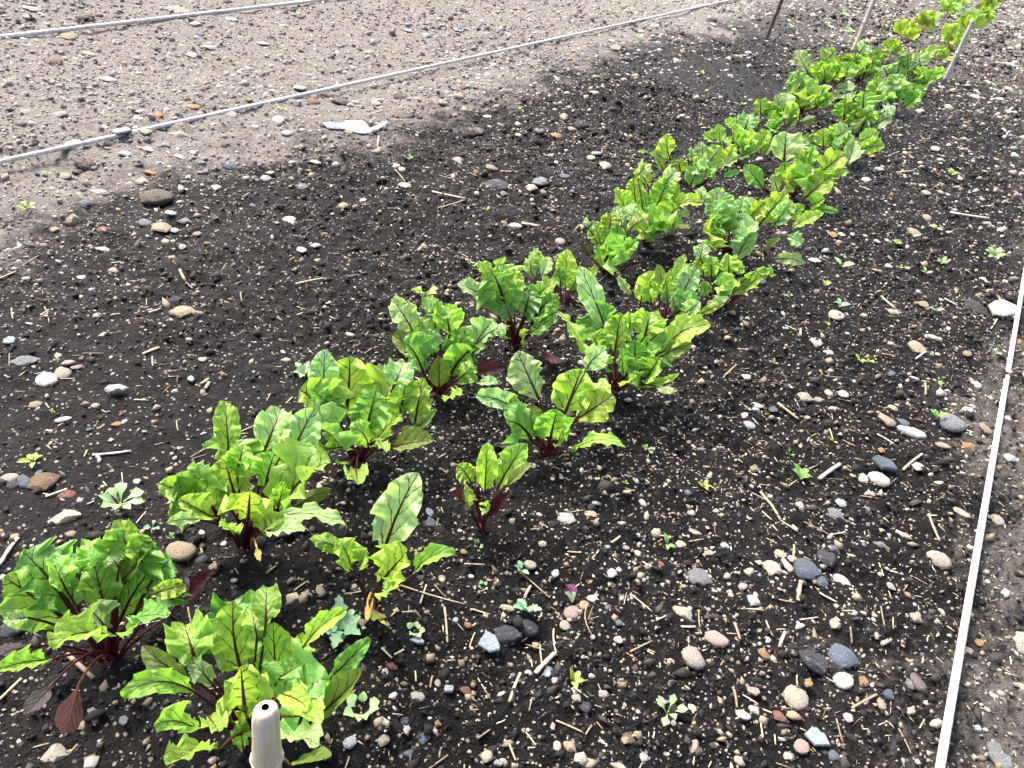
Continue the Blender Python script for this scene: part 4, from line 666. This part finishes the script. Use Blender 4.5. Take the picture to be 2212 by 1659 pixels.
while len(STONES) < 300 and tries < 6000:                  # plain pebbles filling the count
    tries += 1; x = random.uniform(-2.4, .5); y = random.uniform(.2, 3.0); u, v, w = proj(np.array(x), np.array(y), np.array(0.0))
    if not (-20 < u < W+20 and -20 < v < H+20): continue
    r = random.uniform(.006, .012)*(1+.2*y)
    if not free(x, y, r): continue
    kind = random.choice([f_, f_, p_]); make_stone(x, y, r, r*random.uniform(.55, .95), r*random.uniform(.4, .6), kind, str(rng.choice(cn, p=cwp)), random.uniform(0, 6.28))
KW = {'flint': 'angular %s stone', 'pebble': 'smooth %s pebble', 'slate': 'flat %s shard', 'clinker': 'rough %s lump'}
cnt = {}
for o, colname, kind, x, y, r, label in STONES:
    if label is None:
        cw = {'soil': 'dark earth', 'dry soil': 'dry earth'}.get(colname, colname)
        size = 'large ' if r > .026 else 'small ' if r < .011 else ''
        label = size+KW[kind] % cw+' '+place_words(x, y)
    o['label'] = label; o['category'] = 'stone' if 'earth' not in label and 'soil' not in label else 'clod'; cnt.setdefault(label, []).append(o)
for lab, os_ in cnt.items():
    for o in os_: o['group'] = lab if len(os_) > 1 else 'loose stones on the bed and paths'

# ------------------------------------------------------------------ stuff: gravel, crumbs, straw litter
def scatter(n, dens, ymax=13.0):
    out = np.zeros((0, 2))
    while len(out) < n:
        q = np.stack([rng.uniform(-4.8, .75, 400000), .02+(ymax-.02)*rng.random(400000)**1.0], -1)
        u, v, w = proj(q[:, 0], q[:, 1], np.zeros(len(q)))
        ok = (u > -90) & (u < W+90) & (v > -60) & (v < H+120) & (w > 0)
        q = q[ok]; d = np.sqrt(q[:, 0]**2+q[:, 1]**2+.81)
        q = q[rng.random(len(q)) < dens(q[:, 0], q[:, 1], d)]; out = np.vstack([out, q])
    return out[:n]
def dryness(x, y): return np.clip((-1.45-x+.5*vn(x*1.6, y*1.6))/.35, 0, 1)
def bits(name, pos, size, shapeV, shapeF, sc, cols, mat, sink, jit, label, cat, tilt=.4, smooth=False):
    n = len(pos); k = len(shapeV)
    a = rng.uniform(0, 6.28, n); V = np.broadcast_to(shapeV, (n, k, 3)).copy(); V *= 1+rng.uniform(-jit, jit, (n, k, 1)); V *= sc[:, None, :]*size[:, None, None]
    t1, t2 = rng.normal(0, tilt, n), rng.normal(0, tilt, n)
    def rot(V, ang, i, j):
        c, s = np.cos(ang)[:, None], np.sin(ang)[:, None]; A, B = V[..., i].copy(), V[..., j].copy(); V[..., i] = A*c-B*s; V[..., j] = A*s+B*c
    rot(V, t1, 1, 2); rot(V, t2, 0, 2); rot(V, a, 0, 1)
    V[..., 0] += pos[:, 0:1]; V[..., 1] += pos[:, 1:2]; V[..., 2] += (hz(pos[:, 0], pos[:, 1])+size*sc[:, 2]*sink)[:, None]
    Fc = (np.asarray(shapeF)[None]+(np.arange(n)*k)[:, None, None]).reshape(-1, np.asarray(shapeF).shape[1])
    o = big_mesh(name, V.reshape(-1, 3), Fc, mat, np.repeat(cols, k, 0), smooth); tag(o, label, cat, kind='stuff'); return o
def near_w(d, p): return np.clip(1.05/d, 0, 1)**p
def patch(x, y): return .35+1.3*np.clip(vn(x*1.9+40, y*1.9)+.5, 0, 1)
def pebcols(n): 
    base = np.array([PAL[str(c)] for c in rng.choice(cn, n, p=cwp)]); return np.clip(base*rng.uniform(.75, 1.15, (n, 1)), 0, .85)
# small gravel
q = scatter(38000, lambda x, y, d: near_w(d, 1.15)*patch(x, y)*(1-.75*damp(x, y))*(1+.25*dryness(x, y)+1.2*np.clip((y-3.5)/3, 0, 1))); d = np.sqrt((q**2).sum(1)+.81)
sz = np.clip(rng.lognormal(-6.5, .62, len(q)), .0009, .0095)*(.72+.33*d)
bits('gravel', q, sz, IV1*1.0, IF1 if len(IF1) else IF1, np.stack([np.ones(len(q)), rng.uniform(.55, .95, len(q)), rng.uniform(.35, .65, len(q))], -1), pebcols(len(q)), GRAVEL, -.1, .36, 'countless small pale gravel stones scattered over the soil', 'gravel', .25)

# larger angular fragments and clods, thickest by the left cord and along the right-hand cord
q = scatter(5200, lambda x, y, d: near_w(d, 1.0)*(.22+1.0*np.exp(-((x+1.85)/.40)**2)+.75*np.clip((x+.38)/.35, 0, 1)+.6*np.clip((y-3)/3, 0, 1))*(.25+1.5*np.clip(vn(x*4+4, y*4)+.5, 0, 1)**2)); d = np.sqrt((q**2).sum(1)+.81)
sz = np.clip(rng.lognormal(-5.45, .38, len(q)), .0025, .011)*(.62+.38*d); dr = dryness(q[:, 0], q[:, 1])
cc = pebcols(len(q)); cl = rng.random(len(q)) < .30; cc[cl] = (np.array([.007, .006, .006])*(1-dr[cl, None])+np.array([.14, .12, .098])*dr[cl, None])*rng.uniform(.6, 1.3, (cl.sum(), 1))
bits('stone_chips', q, sz, IV1, IF1, np.stack([rng.uniform(.9, 1.3, len(q)), rng.uniform(.5, .95, len(q)), rng.uniform(.3, .65, len(q))], -1), cc, GRAVEL, -.1, .34, 'angular stone chips and small clods strewn over bed and path', 'stone chips', .3)
OV = np.array([(1, 0, 0), (-1, 0, 0), (0, 1, 0), (0, -1, 0), (0, 0, 1), (0, 0, -1)], float); OF = np.array([(0, 2, 4), (2, 1, 4), (1, 3, 4), (3, 0, 4), (2, 0, 5), (1, 2, 5), (3, 1, 5), (0, 3, 5)])
q = scatter(60000, lambda x, y, d: near_w(d, 1.35)*patch(x*1.4+9, y*1.4)*(1-.7*damp(x, y)), 9.0); d = np.sqrt((q**2).sum(1)+.81); dr = dryness(q[:, 0], q[:, 1])
sz = np.clip(rng.lognormal(-6.15, .6, len(q)), .0011, .011)*(.8+.28*d)
mixc = rng.random(len(q)); dk = np.where((mixc < .50)[:, None], np.array([[.0045, .004, .004]]), np.where((mixc < .80)[:, None], np.array([[.035, .030, .026]]), np.array([[.24, .18, .115]])))
dk = dk*(1-dr[:, None])+dr[:, None]*np.array([[.24, .215, .185]])*rng.uniform(.5, 1.3, (len(q), 1)); dk = dk*np.array([[1, 1.02, 1.06]])*rng.uniform(.6, 1.4, (len(q), 1))
bits('soil_crumbs', q, sz, OV, OF, np.stack([rng.uniform(.8, 1.5, len(q)), rng.uniform(.5, 1, len(q)), rng.uniform(.3, .75, len(q))], -1), dk, CRUMB, .3, .3, 'loose dark crumbs and bark flakes covering the bed', 'soil crumbs', .5)
BV = np.array([(x, y, z) for x in (-1, 1) for y in (-1, 1) for z in (-1, 1)], float); BF = np.array([(0, 1, 3, 2), (4, 6, 7, 5), (0, 4, 5, 1), (2, 3, 7, 6), (0, 2, 6, 4), (1, 5, 7, 3)])
q = scatter(4800, lambda x, y, d: near_w(d, 1.2)*(.25+1.2*np.clip(vn(x*2.3, y*2.3+70)+.45, 0, 1))*(1+1.6*np.clip((x+.35)/.3, 0, 1))*(1-.75*dryness(x, y)), 7.0); d = np.sqrt((q**2).sum(1)+.81)
sz = np.clip(rng.lognormal(-5.2, .5, len(q)), .002, .018)*(.85+.15*d); wd = np.clip(rng.uniform(.0003, .0009, len(q))/sz, .04, .4)
sc = np.array([(.50, .40, .24), (.36, .27, .15), (.20, .14, .08), (.60, .52, .36)])[rng.integers(0, 4, len(q))]*rng.uniform(.7, 1.15, (len(q), 1))
bits('straw_litter', q, sz, BV, BF, np.stack([np.ones(len(q)), wd, wd*.6], -1), sc, LITTER, 1.2, .12, 'fine bits of straw and stalk strewn over the bed', 'straw', .10)

# ------------------------------------------------------------------ single straws and wood chips
def straw(c, x0, y0, x1, y1, w, col, label=None, bend=0.0):
    a, b = ground(px(c, x0, y0)), ground(px(c, x1, y1)); d = depth((a+b)/2); R = pxs(c, w)/FPX*d/2*.78; bend = bend or random.uniform(-.03, .03)
    n = 7; t = np.linspace(0, 1, n); P = a+(b-a)*t[:, None]; sv = unit(np.array([(b-a)[1], -(b-a)[0], 0])); P = P+sv*(bend*np.linalg.norm(b-a)*np.sin(t*3.14))[:, None]
    z = gz(*a[:2])*(1-t)+gz(*b[:2])*t; z = z+max(0.0, float((hz(P[:, 0], P[:, 1])-z).max()))*.75; P[:, 2] = z+R*.8
    V = []; Fc = []; k = 6
    up = np.array([0, 0, 1.0])
    for i in range(n):
        r = R*(1+.10*math.sin(i*2.3)) 
        for j in range(k):
            th = j*2*math.pi/k; V.append(P[i]+sv*r*math.cos(th)+up*r*.65*math.sin(th))
    Fc = [(i*k+j, i*k+(j+1) % k, (i+1)*k+(j+1) % k, (i+1)*k+j) for i in range(n-1) for j in range(k)]+[tuple(range(k))[::-1], tuple((n-1)*k+j for j in range(k))]
    c0 = P.mean(0); o = mesh_obj('straw', np.array(V)-c0, Fc, STRAW); o.location = c0; o.color = (*(np.array(col)*random.uniform(.85, 1.1)), 1)
    OCC.append((c0[0], c0[1], .006)); return (o, c0, np.linalg.norm(b-a), label)
S1, S2, S3 = (.44, .35, .22), (.27, .20, .12), (.58, .51, .39)
ST = []
for c, ls in {'B': [(890, 645, 908, 870, 20, S1, 'thick straw stalk lying upright in the picture right of the second right-row beet'), (600, 512, 1015, 632, 14, S1, 'long thin straw right of the second right-row beet'), (735, 620, 775, 500, 16, S1), (1370, 405, 1560, 580, 16, S2, 'long bent stalk above the pale lobed weed'), (1300, 1260, 1370, 1075, 24, S1), (1500, 880, 1510, 1000, 14, S1), (1470, 1060, 1590, 935, 38, S3, 'stubby pale root piece near the bottom centre'), (1585, 780, 1600, 935, 14, S3), (1400, 580, 1440, 500, 26, S1), (1070, 650, 1180, 682, 13, S1), (830, 500, 900, 580, 13, S2), (490, 900, 555, 965, 20, S1), (570, 940, 632, 912, 20, S1), (255, 560, 395, 535, 14, S1), (1210, 850, 1085, 900, 10, S2), (1050, 895, 1085, 800, 14, S1), (1955, 225, 2010, 185, 20, S1), (1015, 370, 1145, 375, 14, S1), (1410, 850, 1530, 910, 12, S2), (1800, 620, 1825, 815, 13, S2, None, .12), (2090, 570, 2211, 670, 16, S1), (2070, 930, 2211, 860, 18, S2), (1600, 1360, 1780, 1440, 20, S2), (1790, 1450, 1830, 1390, 18, S2), (560, 1320, 625, 1328, 14, S1), (800, 1150, 815, 1075, 18, S2), (1430, 1300, 1450, 1215, 12, S2), (1100, 1480, 1180, 1420, 14, S2), (2155, 345, 2211, 380, 18, S3), (1830, 330, 1875, 270, 14, S1), (700, 650, 740, 700, 10, S2), (840, 150, 850, 70, 20, S2)],
              'C': [(590, -10, 650, 90, 24, S1), (650, 90, 760, 165, 14, S1), (770, 600, 785, 475, 36, S1, 'short pale stalk below the pitted clinker lump'), (1600, 45, 1665, 225, 20, S1, 'long straw leaning beside the right cord'), (730, 360, 740, 245, 18, S1), (905, 545, 1015, 605, 20, S3), (385, 650, 550, 660, 14, S1), (780, 715, 895, 700, 14, S1), (650, 895, 685, 800, 30, S1), (1110, 1280, 1270, 1195, 22, S2, 'straw pointing at a blue grey stone at the lower right'), (905, 1070, 1000, 1130, 14, S1), (990, 1110, 1010, 1110, 12, S1), (1010, 1350, 1050, 1500, 16, S2), (760, 1070, 765, 1160, 14, S1), (20, 765, 110, 768, 22, S1), (135, 660, 150, 810, 12, S2), (800, 100, 1000, 190, 10, S2), (360, 740, 385, 870, 26, S2), (560, 730, 600, 825, 16, S1), (1360, 800, 1370, 710, 14, S2), (1085, 790, 1110, 870, 18, S2), (1290, 640, 1320, 760, 14, S2), (540, 25, 600, 80, 14, S1), (350, 1180, 370, 1290, 22, S2), (1400, 1420, 1480, 1580, 16, S2), (730, 120, 760, 150, 26, S3), (620, 580, 750, 605, 12, S2)],
              'M': [(430, 985, 560, 1100, 26, S1, 'pale straw stalk right of the third right-row beet'), (700, 1480, 835, 1385, 34, S3, 'pale forked root piece left of two white pebbles'), (1245, 1425, 1375, 1315, 22, S1, 'straw leaning up right beside white pebbles'), (320, 1560, 400, 1659, 26, S1), (1110, 280, 1200, 360, 20, S1), (1330, 700, 1390, 655, 16, S3), (1390, 860, 1400, 925, 18, S1), (870, 1190, 940, 1260, 12, S2), (580, 505, 580, 550, 20, S1), (85, 800, 160, 740, 16, S2), (1110, 660, 1190, 700, 12, S2), (740, 800, 860, 806, 10, S2), (1815, 510, 1860, 440, 14, S1), (1780, 165, 1785, 220, 22, S3), (1390, 548, 1400, 560, 12, S3), (260, 1580, 380, 1620, 12, S1), (770, 1150, 790, 1220, 14, (.4, .3, .12)), (490, 1530, 560, 1480, 12, S1), (1080, 1185, 1190, 1250, 16, S3), (990, 1550, 1090, 1600, 14, S2), (1520, 300, 1610, 340, 14, S3)],
              'K': [(605, 1320, 850, 1295, 24, S3, 'knobbly pale stalk left of the second left-row beet'), (295, 365, 325, 470, 12, S2), (935, 655, 1045, 620, 16, S1), (995, 675, 1000, 745, 14, S1), (1180, 130, 1215, 190, 22, S1), (1215, 195, 1260, 235, 16, S2), (135, 85, 250, 10, 12, S2), (300, 1590, 440, 1540, 22, S3, 'pale flat stick below the cluster at the left edge'), (970, 385, 1050, 360, 16, S1), (550, 1330, 570, 1285, 18, S2), (875, 960, 970, 965, 12, S1), (1155, 1090, 1165, 1160, 14, S2), (0, 150, 110, 125, 18, S1), (540, 55+600, 680, 655, 8, S2), (1010, 1250, 1070, 1235, 10, S2), (80, 370, 90, 440, 14, S2)],
              'A': [(0, 370, 115, 200, 34, S3, 'pale split stalk at the left edge above the bottom-left beet'), (0, 1230, 140, 1095, 26, S1), (430, 940, 600, 1100, 40, S2, 'short thick stalk lying under the bottom-left beet'), (1200, 640, 1225, 755, 14, S2), (1875, 540, 1960, 480, 14, S1), (1920, 120, 1990, 160, 12, S1), (690, 285, 740, 320, 14, S2), (270, 270, 275, 350, 12, S2), (1700, 420, 1760, 380, 20, S2), (1290, 295, 1280, 240, 18, S2)],
              'H': [(650, 1220, 860, 1285, 22, S1, 'straw pair lying left of the dark clinker lump'), (690, 1330, 860, 1285, 12, S1), (410, 1110, 480, 1165, 12, S2), (740, 1130, 820, 1098, 12, S2), (890, 1100, 935, 1135, 12, S2), (1085, 1100, 1195, 1108, 14, S1), (1220, 1435, 1320, 1500, 30, S1, 'flat tan wood chip left of the seventh left-row beet'), (300, 950, 310, 880, 16, S1), (225, 750, 335, 712, 10, S1), (1930, 1020, 2000, 1025, 10, S2), (330, 1360, 430, 1330, 10, S2), (580, 405, 650, 407, 12, S3)],
              'F': [(1390, 1115, 1500, 1108, 14, S1), (1730, 1380, 1980, 1405, 26, S3, 'long pale stick lying right of the eighth right-row beet'), (2030, 410, 2110, 420, 20, S3), (1300, 395, 1365, 408, 10, S2), (1410, 980, 1350, 1000, 10, S2), (1150, 1215, 1230, 1228, 10, S1)],
              'D': [(1075, 210, 1255, 175, 18, S1), (1405, 150, 1525, 120, 10, S2), (340, 130, 370, 180, 22, S1), (470, 835, 520, 800, 26, S1), (100, 635, 205, 600, 16, S1), (500, 870, 525, 830, 30, S1), (1560, 850, 1610, 790, 16, S2), (55, 935, 130, 940, 12, S1), (405, 1305, 520, 1240, 12, S2), (1015, 960, 1055, 920, 14, S1), (725, 250, 735, 300, 14, S2)]}.items():
    for it in ls: ST.append(straw(c, *it))
cnt = {}
for o, P, L, label in ST:
    if label is None: label = ('long ' if L > .045 else 'short ')+'piece of straw '+place_words(P[0], P[1])
    o['label'] = label; o['category'] = 'straw'; cnt.setdefault(label, []).append(o)
for lab, os_ in cnt.items():
    for o in os_: o['group'] = lab if len(os_) > 1 else 'single straws on the soil'

# ------------------------------------------------------------------ weeds
def small_leaf(B, T, width, n0, rs, style):
    L = np.linalg.norm(T-B); tg = unit(T-B); n = unit(n0-tg*n0.dot(tg)); b = np.cross(tg, n); nu = 8 if style == 'lobed' else 5; V = []
    for i in range(nu+1):
        s = i/nu; w = math.sin(3.14*min(1, s**.8*.97+.03))**.75*width/2 if style != 'spoon' else np.interp(s, [0, .35, .55, .75, .92, 1], [.10, .14, .7, 1, .7, .05])*width/2
        if style == 'lobed': w *= .62+.5*(i % 2)
        if style == 'grass': w = width/2*(1-s)*1.0
        c = B+(T-B)*s+n*L*.14*math.sin(s*3.14)
        for v in (-1, 0, 1): V.append(c+b*v*w+n*abs(v)*w*.35*(1+.5*math.sin(i*2)))
    Fc = [(i*3+j, i*3+j+1, i*3+j+4, i*3+j+3) for i in range(nu) for j in range(2)]; return V, Fc
WC = {'pale': (.30, .47, .20), 'green': (.17, .38, .06), 'blue': (.22, .42, .24), 'red': (.22, .05, .06), 'lime': (.33, .45, .06)}
def weed(c, x, y, size, style, col, label=None, n=None):
    rs = np.random.default_rng(int(x*13+y*7)); P = ground(px(c, x, y)); d = depth(P); R = pxs(c, size)/FPX*d/2
    root = empty('weed' if style != 'grass' else 'grass_tuft', tuple(P)); n = n or {'oval': 4, 'lobed': 5, 'spoon': 5, 'clover': 7, 'grass': 4}[style]
    hgt = R*rs.uniform(.45, .8) if style != 'clover' else R*.45
    st = np.array([0, 0, hgt*.55]); V, Fc = tube(np.array([[0, 0, -.004], [0, 0, hgt*.3], st]), [R*.07, R*.055, R*.04], 5)
    so = mesh_obj('stem', V, Fc, STALK, root); so.color = (.20, .04, .05, 1) if style == 'oval' else (.25, .34, .12, 1)
    a0 = rs.uniform(0, 6.28)
    for i in range(n):
        a = a0+i*2.4+rs.uniform(-.3, .3); q = rs.uniform(.7, 1.05)*R; dv = np.array([math.cos(a), math.sin(a), 0]); z = hgt*rs.uniform(.4, 1.5)
        T = dv*q+np.array([0, 0, z]); B = dv*q*.12+st*rs.uniform(.3, 1)
        if style == 'grass': T = dv*q*.5+np.array([0, 0, R*1.4]); B = dv*q*.05
        if style == 'clover': B = dv*q*.45+st; T = dv*q+np.array([0, 0, hgt*rs.uniform(.6, 1.1)])
        T[2] = max(T[2], gz(P[0]+T[0], P[1]+T[1])-P[2]+.003)
        V, Fc = small_leaf(B, T, q*{'oval': .48, 'lobed': .62, 'spoon': .55, 'clover': .62, 'grass': .08}[style], np.array([0, 0, 1.0])-dv*.2+unit(CAM-P)*.3, rs, style)
        o = mesh_obj('leaf', V, Fc, WEED, root); k = np.array(WC[col])*rs.uniform(.85, 1.2); o.color = (*k, 1)
    return (root, P, style, col, label)
WD = []
for c, ls in {'V': [(262, 1100, 105, 'spoon', 'pale', 'large pale green weed left of the second left-row beet', 8), (72, 1000, 62, 'oval', 'lime', 'lime seedling with red base at the left edge', 5), (142, 1030, 30, 'oval', 'blue', 'single bluish leaf seedling beside the brown flint cluster', 1), (915, 645, 62, 'spoon', 'lime', 'tall lime weed behind the fourth left-row beet', 7), (655, 810, 60, 'lobed', 'pale', 'pale weed touching the third left-row beet', 5), (735, 1370, 125, 'lobed', 'blue', 'large blue-green lobed weed right of the cane plant', 7), (780, 1535, 85, 'clover', 'pale', 'pale clover-like weed at the bottom right of the cane plant', 8), (1135, 1322, 75, 'lobed', 'blue', 'pale crinkled weed beside the rounded dark stone', 4), (1440, 1545, 75, 'spoon', 'pale', 'pale lobed seedling near the bottom edge right of centre', 5), (1237, 1475, 62, 'oval', 'lime', 'lime seedling with red base at the bottom centre', 4), (1440, 1180, 45, 'oval', 'green', None, 3), (1520, 1055, 40, 'oval', 'lime', None, 4), (1728, 1030, 58, 'oval', 'green', None, 4), (1397, 975, 36, 'spoon', 'green'), (1350, 1045, 20, 'oval', 'lime', None, 3), (2022, 905, 44, 'lobed', 'green', 'green weed left of the large rounded grey stone', 4), (330, 1142, 42, 'spoon', 'blue', None, 5), (895, 1365, 46, 'clover', 'pale', 'round crinkled seedling right of the first right-row beet', 9), (1043, 1270, 30, 'clover', 'pale', None, 5), (1032, 1180, 26, 'clover', 'pale', None, 5), (370, 1165, 22, 'spoon', 'green'), (1125, 1235, 44, 'lobed', 'blue', None, 4),
                      (1000, 570, 26, 'oval', 'pale', None, 3), (1020, 575, 30, 'clover', 'pale', None, 5), (265, 895, 22, 'oval', 'red'), (60, 455, 44, 'spoon', 'lime', 'pale weed on the left edge below the nearer cord', 6), (182, 415, 28, 'grass', 'lime'), (608, 240, 26, 'spoon', 'lime'), (1125, 245, 16, 'spoon', 'lime'), (885, 345, 20, 'lobed', 'green'), (1300, 325, 22, 'oval', 'red'), (1050, 455, 22, 'oval', 'lime'), (1380, 85, 26, 'lobed', 'pale'), (100, 380, 24, 'spoon', 'pale'), (115, 890, 16, 'oval', 'lime'), (1785, 985, 0.1, 'oval', 'lime'), (1240, 300, 14, 'oval', 'lime'), (680, 330, 20, 'spoon', 'pale'), (310, 45, 26, 'grass', 'lime'), (640, 35, 24, 'spoon', 'pale'), (20, 180, 26, 'spoon', 'pale')],
              'M': [(845, 90, 175, 'oval', 'pale', 'broad-leaved pale seedling right of the sixth right-row beet', 4), (742, 215, 80, 'oval', 'lime', None, 6), (835, 350, 130, 'lobed', 'blue', 'spreading blue-green weed above a cream pebble', 5), (512, 275, 46, 'spoon', 'lime'), (760, 465, 46, 'lobed', 'lime'), (965, 705, 95, 'oval', 'lime', 'left of two lime seedlings with red bases right of the rows', 4), (1025, 715, 80, 'oval', 'lime', 'right of two lime seedlings with red bases right of the rows', 4), (408, 720, 72, 'oval', 'pale', None, 3), (1478, 850, 85, 'oval', 'green', None, 4), (890, 1085, 110, 'grass', 'pale', None, 4), (795, 1230, 70, 'oval', 'lime', None, 3), (510, 1318, 62, 'spoon', 'green'), (578, 1480, 155, 'oval', 'green', 'green seedling with red base left of a forked root piece', 4), (1400, 130, 80, 'oval', 'pale', None, 3), (1500, 75, 110, 'lobed', 'pale'), (1230, 100, 60, 'oval', 'lime', None, 3), (1840, 40, 140, 'lobed', 'pale', None, 5), (1470, 380, 100, 'lobed', 'blue', None, 4), (1850, 665, 90, 'spoon', 'pale'), (155, 570, 30, 'oval', 'lime'), (710, 775, 30, 'spoon', 'lime'), (1680, 560, 90, 'grass', 'pale'), (1680, 1180, 60, 'oval', 'blue', None, 3)],
              'F': [(1095, 215, 100, 'lobed', 'pale', 'feathery pale weed left of the pale brown cane', 7), (1640, 1310, 95, 'grass', 'pale', 'pale grassy weed right of the eighth right-row beet', 7), (1750, 1120, 85, 'lobed', 'lime', None, 6), (1520, 1120, 50, 'spoon', 'pale'), (1395, 1560, 82, 'lobed', 'green', None, 5), (1240, 1500, 52, 'oval', 'lime', None, 3), (1640, 1470, 95, 'lobed', 'pale', None, 5), (2010, 1640, 130, 'lobed', 'pale', None, 6), (180, 590, 40, 'oval', 'lime'), (420, 670, 44, 'oval', 'lime'), (155, 470, 44, 'lobed', 'lime'), (200, 820, 36, 'oval', 'lime'), (570, 260, 50, 'grass', 'lime'), (720, 180, 60, 'lobed', 'pale'), (1640, 240, 44, 'spoon', 'pale'), (1980, 560, 46, 'grass', 'lime'), (1830, 650, 36, 'spoon', 'pale'), (1745, 700, 36, 'spoon', 'pale'), (1920, 860, 40, 'oval', 'lime'), (2150, 950, 110, 'grass', 'pale', None, 6), (640, 1230+340, 0.1, 'oval', 'lime'), (50, 1560, 70, 'spoon', 'pale', 'pale weed between the rows beside the eighth beets', 4), (370, 80, 60, 'spoon', 'pale'), (1060, 100, 60, 'lobed', 'pale'), (950, 170, 50, 'spoon', 'pale'), (330, 180, 50, 'lobed', 'pale')]}.items():
    for it in ls:
        if it[2] > 1: WD.append(weed(c, *it))
cnt = {}
SW = {'oval': 'seedling', 'lobed': 'ragged-leaved weed', 'spoon': 'small weed', 'clover': 'round-leaved seedling', 'grass': 'grassy tuft'}; CWD = {'pale': 'pale green', 'green': 'green', 'blue': 'blue-green', 'red': 'dark red', 'lime': 'lime green'}
for o, P, style, col, label in WD:
    if label is None: label = CWD[col]+' '+SW[style]+' '+place_words(P[0], P[1])
    o['label'] = label; o['category'] = 'weed'; cnt.setdefault(label, []).append(o)
for lab, os_ in cnt.items():
    for o in os_: o['group'] = lab if len(os_) > 1 else 'weeds and seedlings on the bed'

# ------------------------------------------------------------------ fallen beet leaves
def fallen(c, bx, by, tx, ty, w, col, label):
    B = ground(px(c, bx, by))+np.array([0, 0, .010]); T = ground(px(c, tx, ty))+np.array([0, 0, .008]); rs = np.random.default_rng(int(bx)); d = depth(B)
    V, Fc, uv, _ = leaf_mesh(B, (B+T)/2+np.array([0, 0, .006]), T, pxs(c, w)/FPX*d*1.3, np.array([0, 0, 1.0]), 15, rs, 8, 4, .4, .4, True)
    V[:, 2] = np.maximum(V[:, 2], hz(V[:, 0], V[:, 1])+.002); c0 = V.mean(0); o = mesh_obj('fallen_leaf', V-c0, Fc, LEAF, None, True, uv); o.location = c0; o.color = (*col, 1); tag(o, label, 'leaf', 'fallen leaves')
fallen('B', 1650, 515, 1715, 595, 55, (.22, .06, .18), 'bright purple fallen leaf near the rounded dark stone')
fallen('B', 1655, 560, 1695, 630, 55, (.34, .44, .28), 'pale green fallen leaf just below the bright purple one')
fallen('F', 870, 800, 930, 800, 34, (.10, .07, .08), 'small dark fallen leaf between the rows far up')
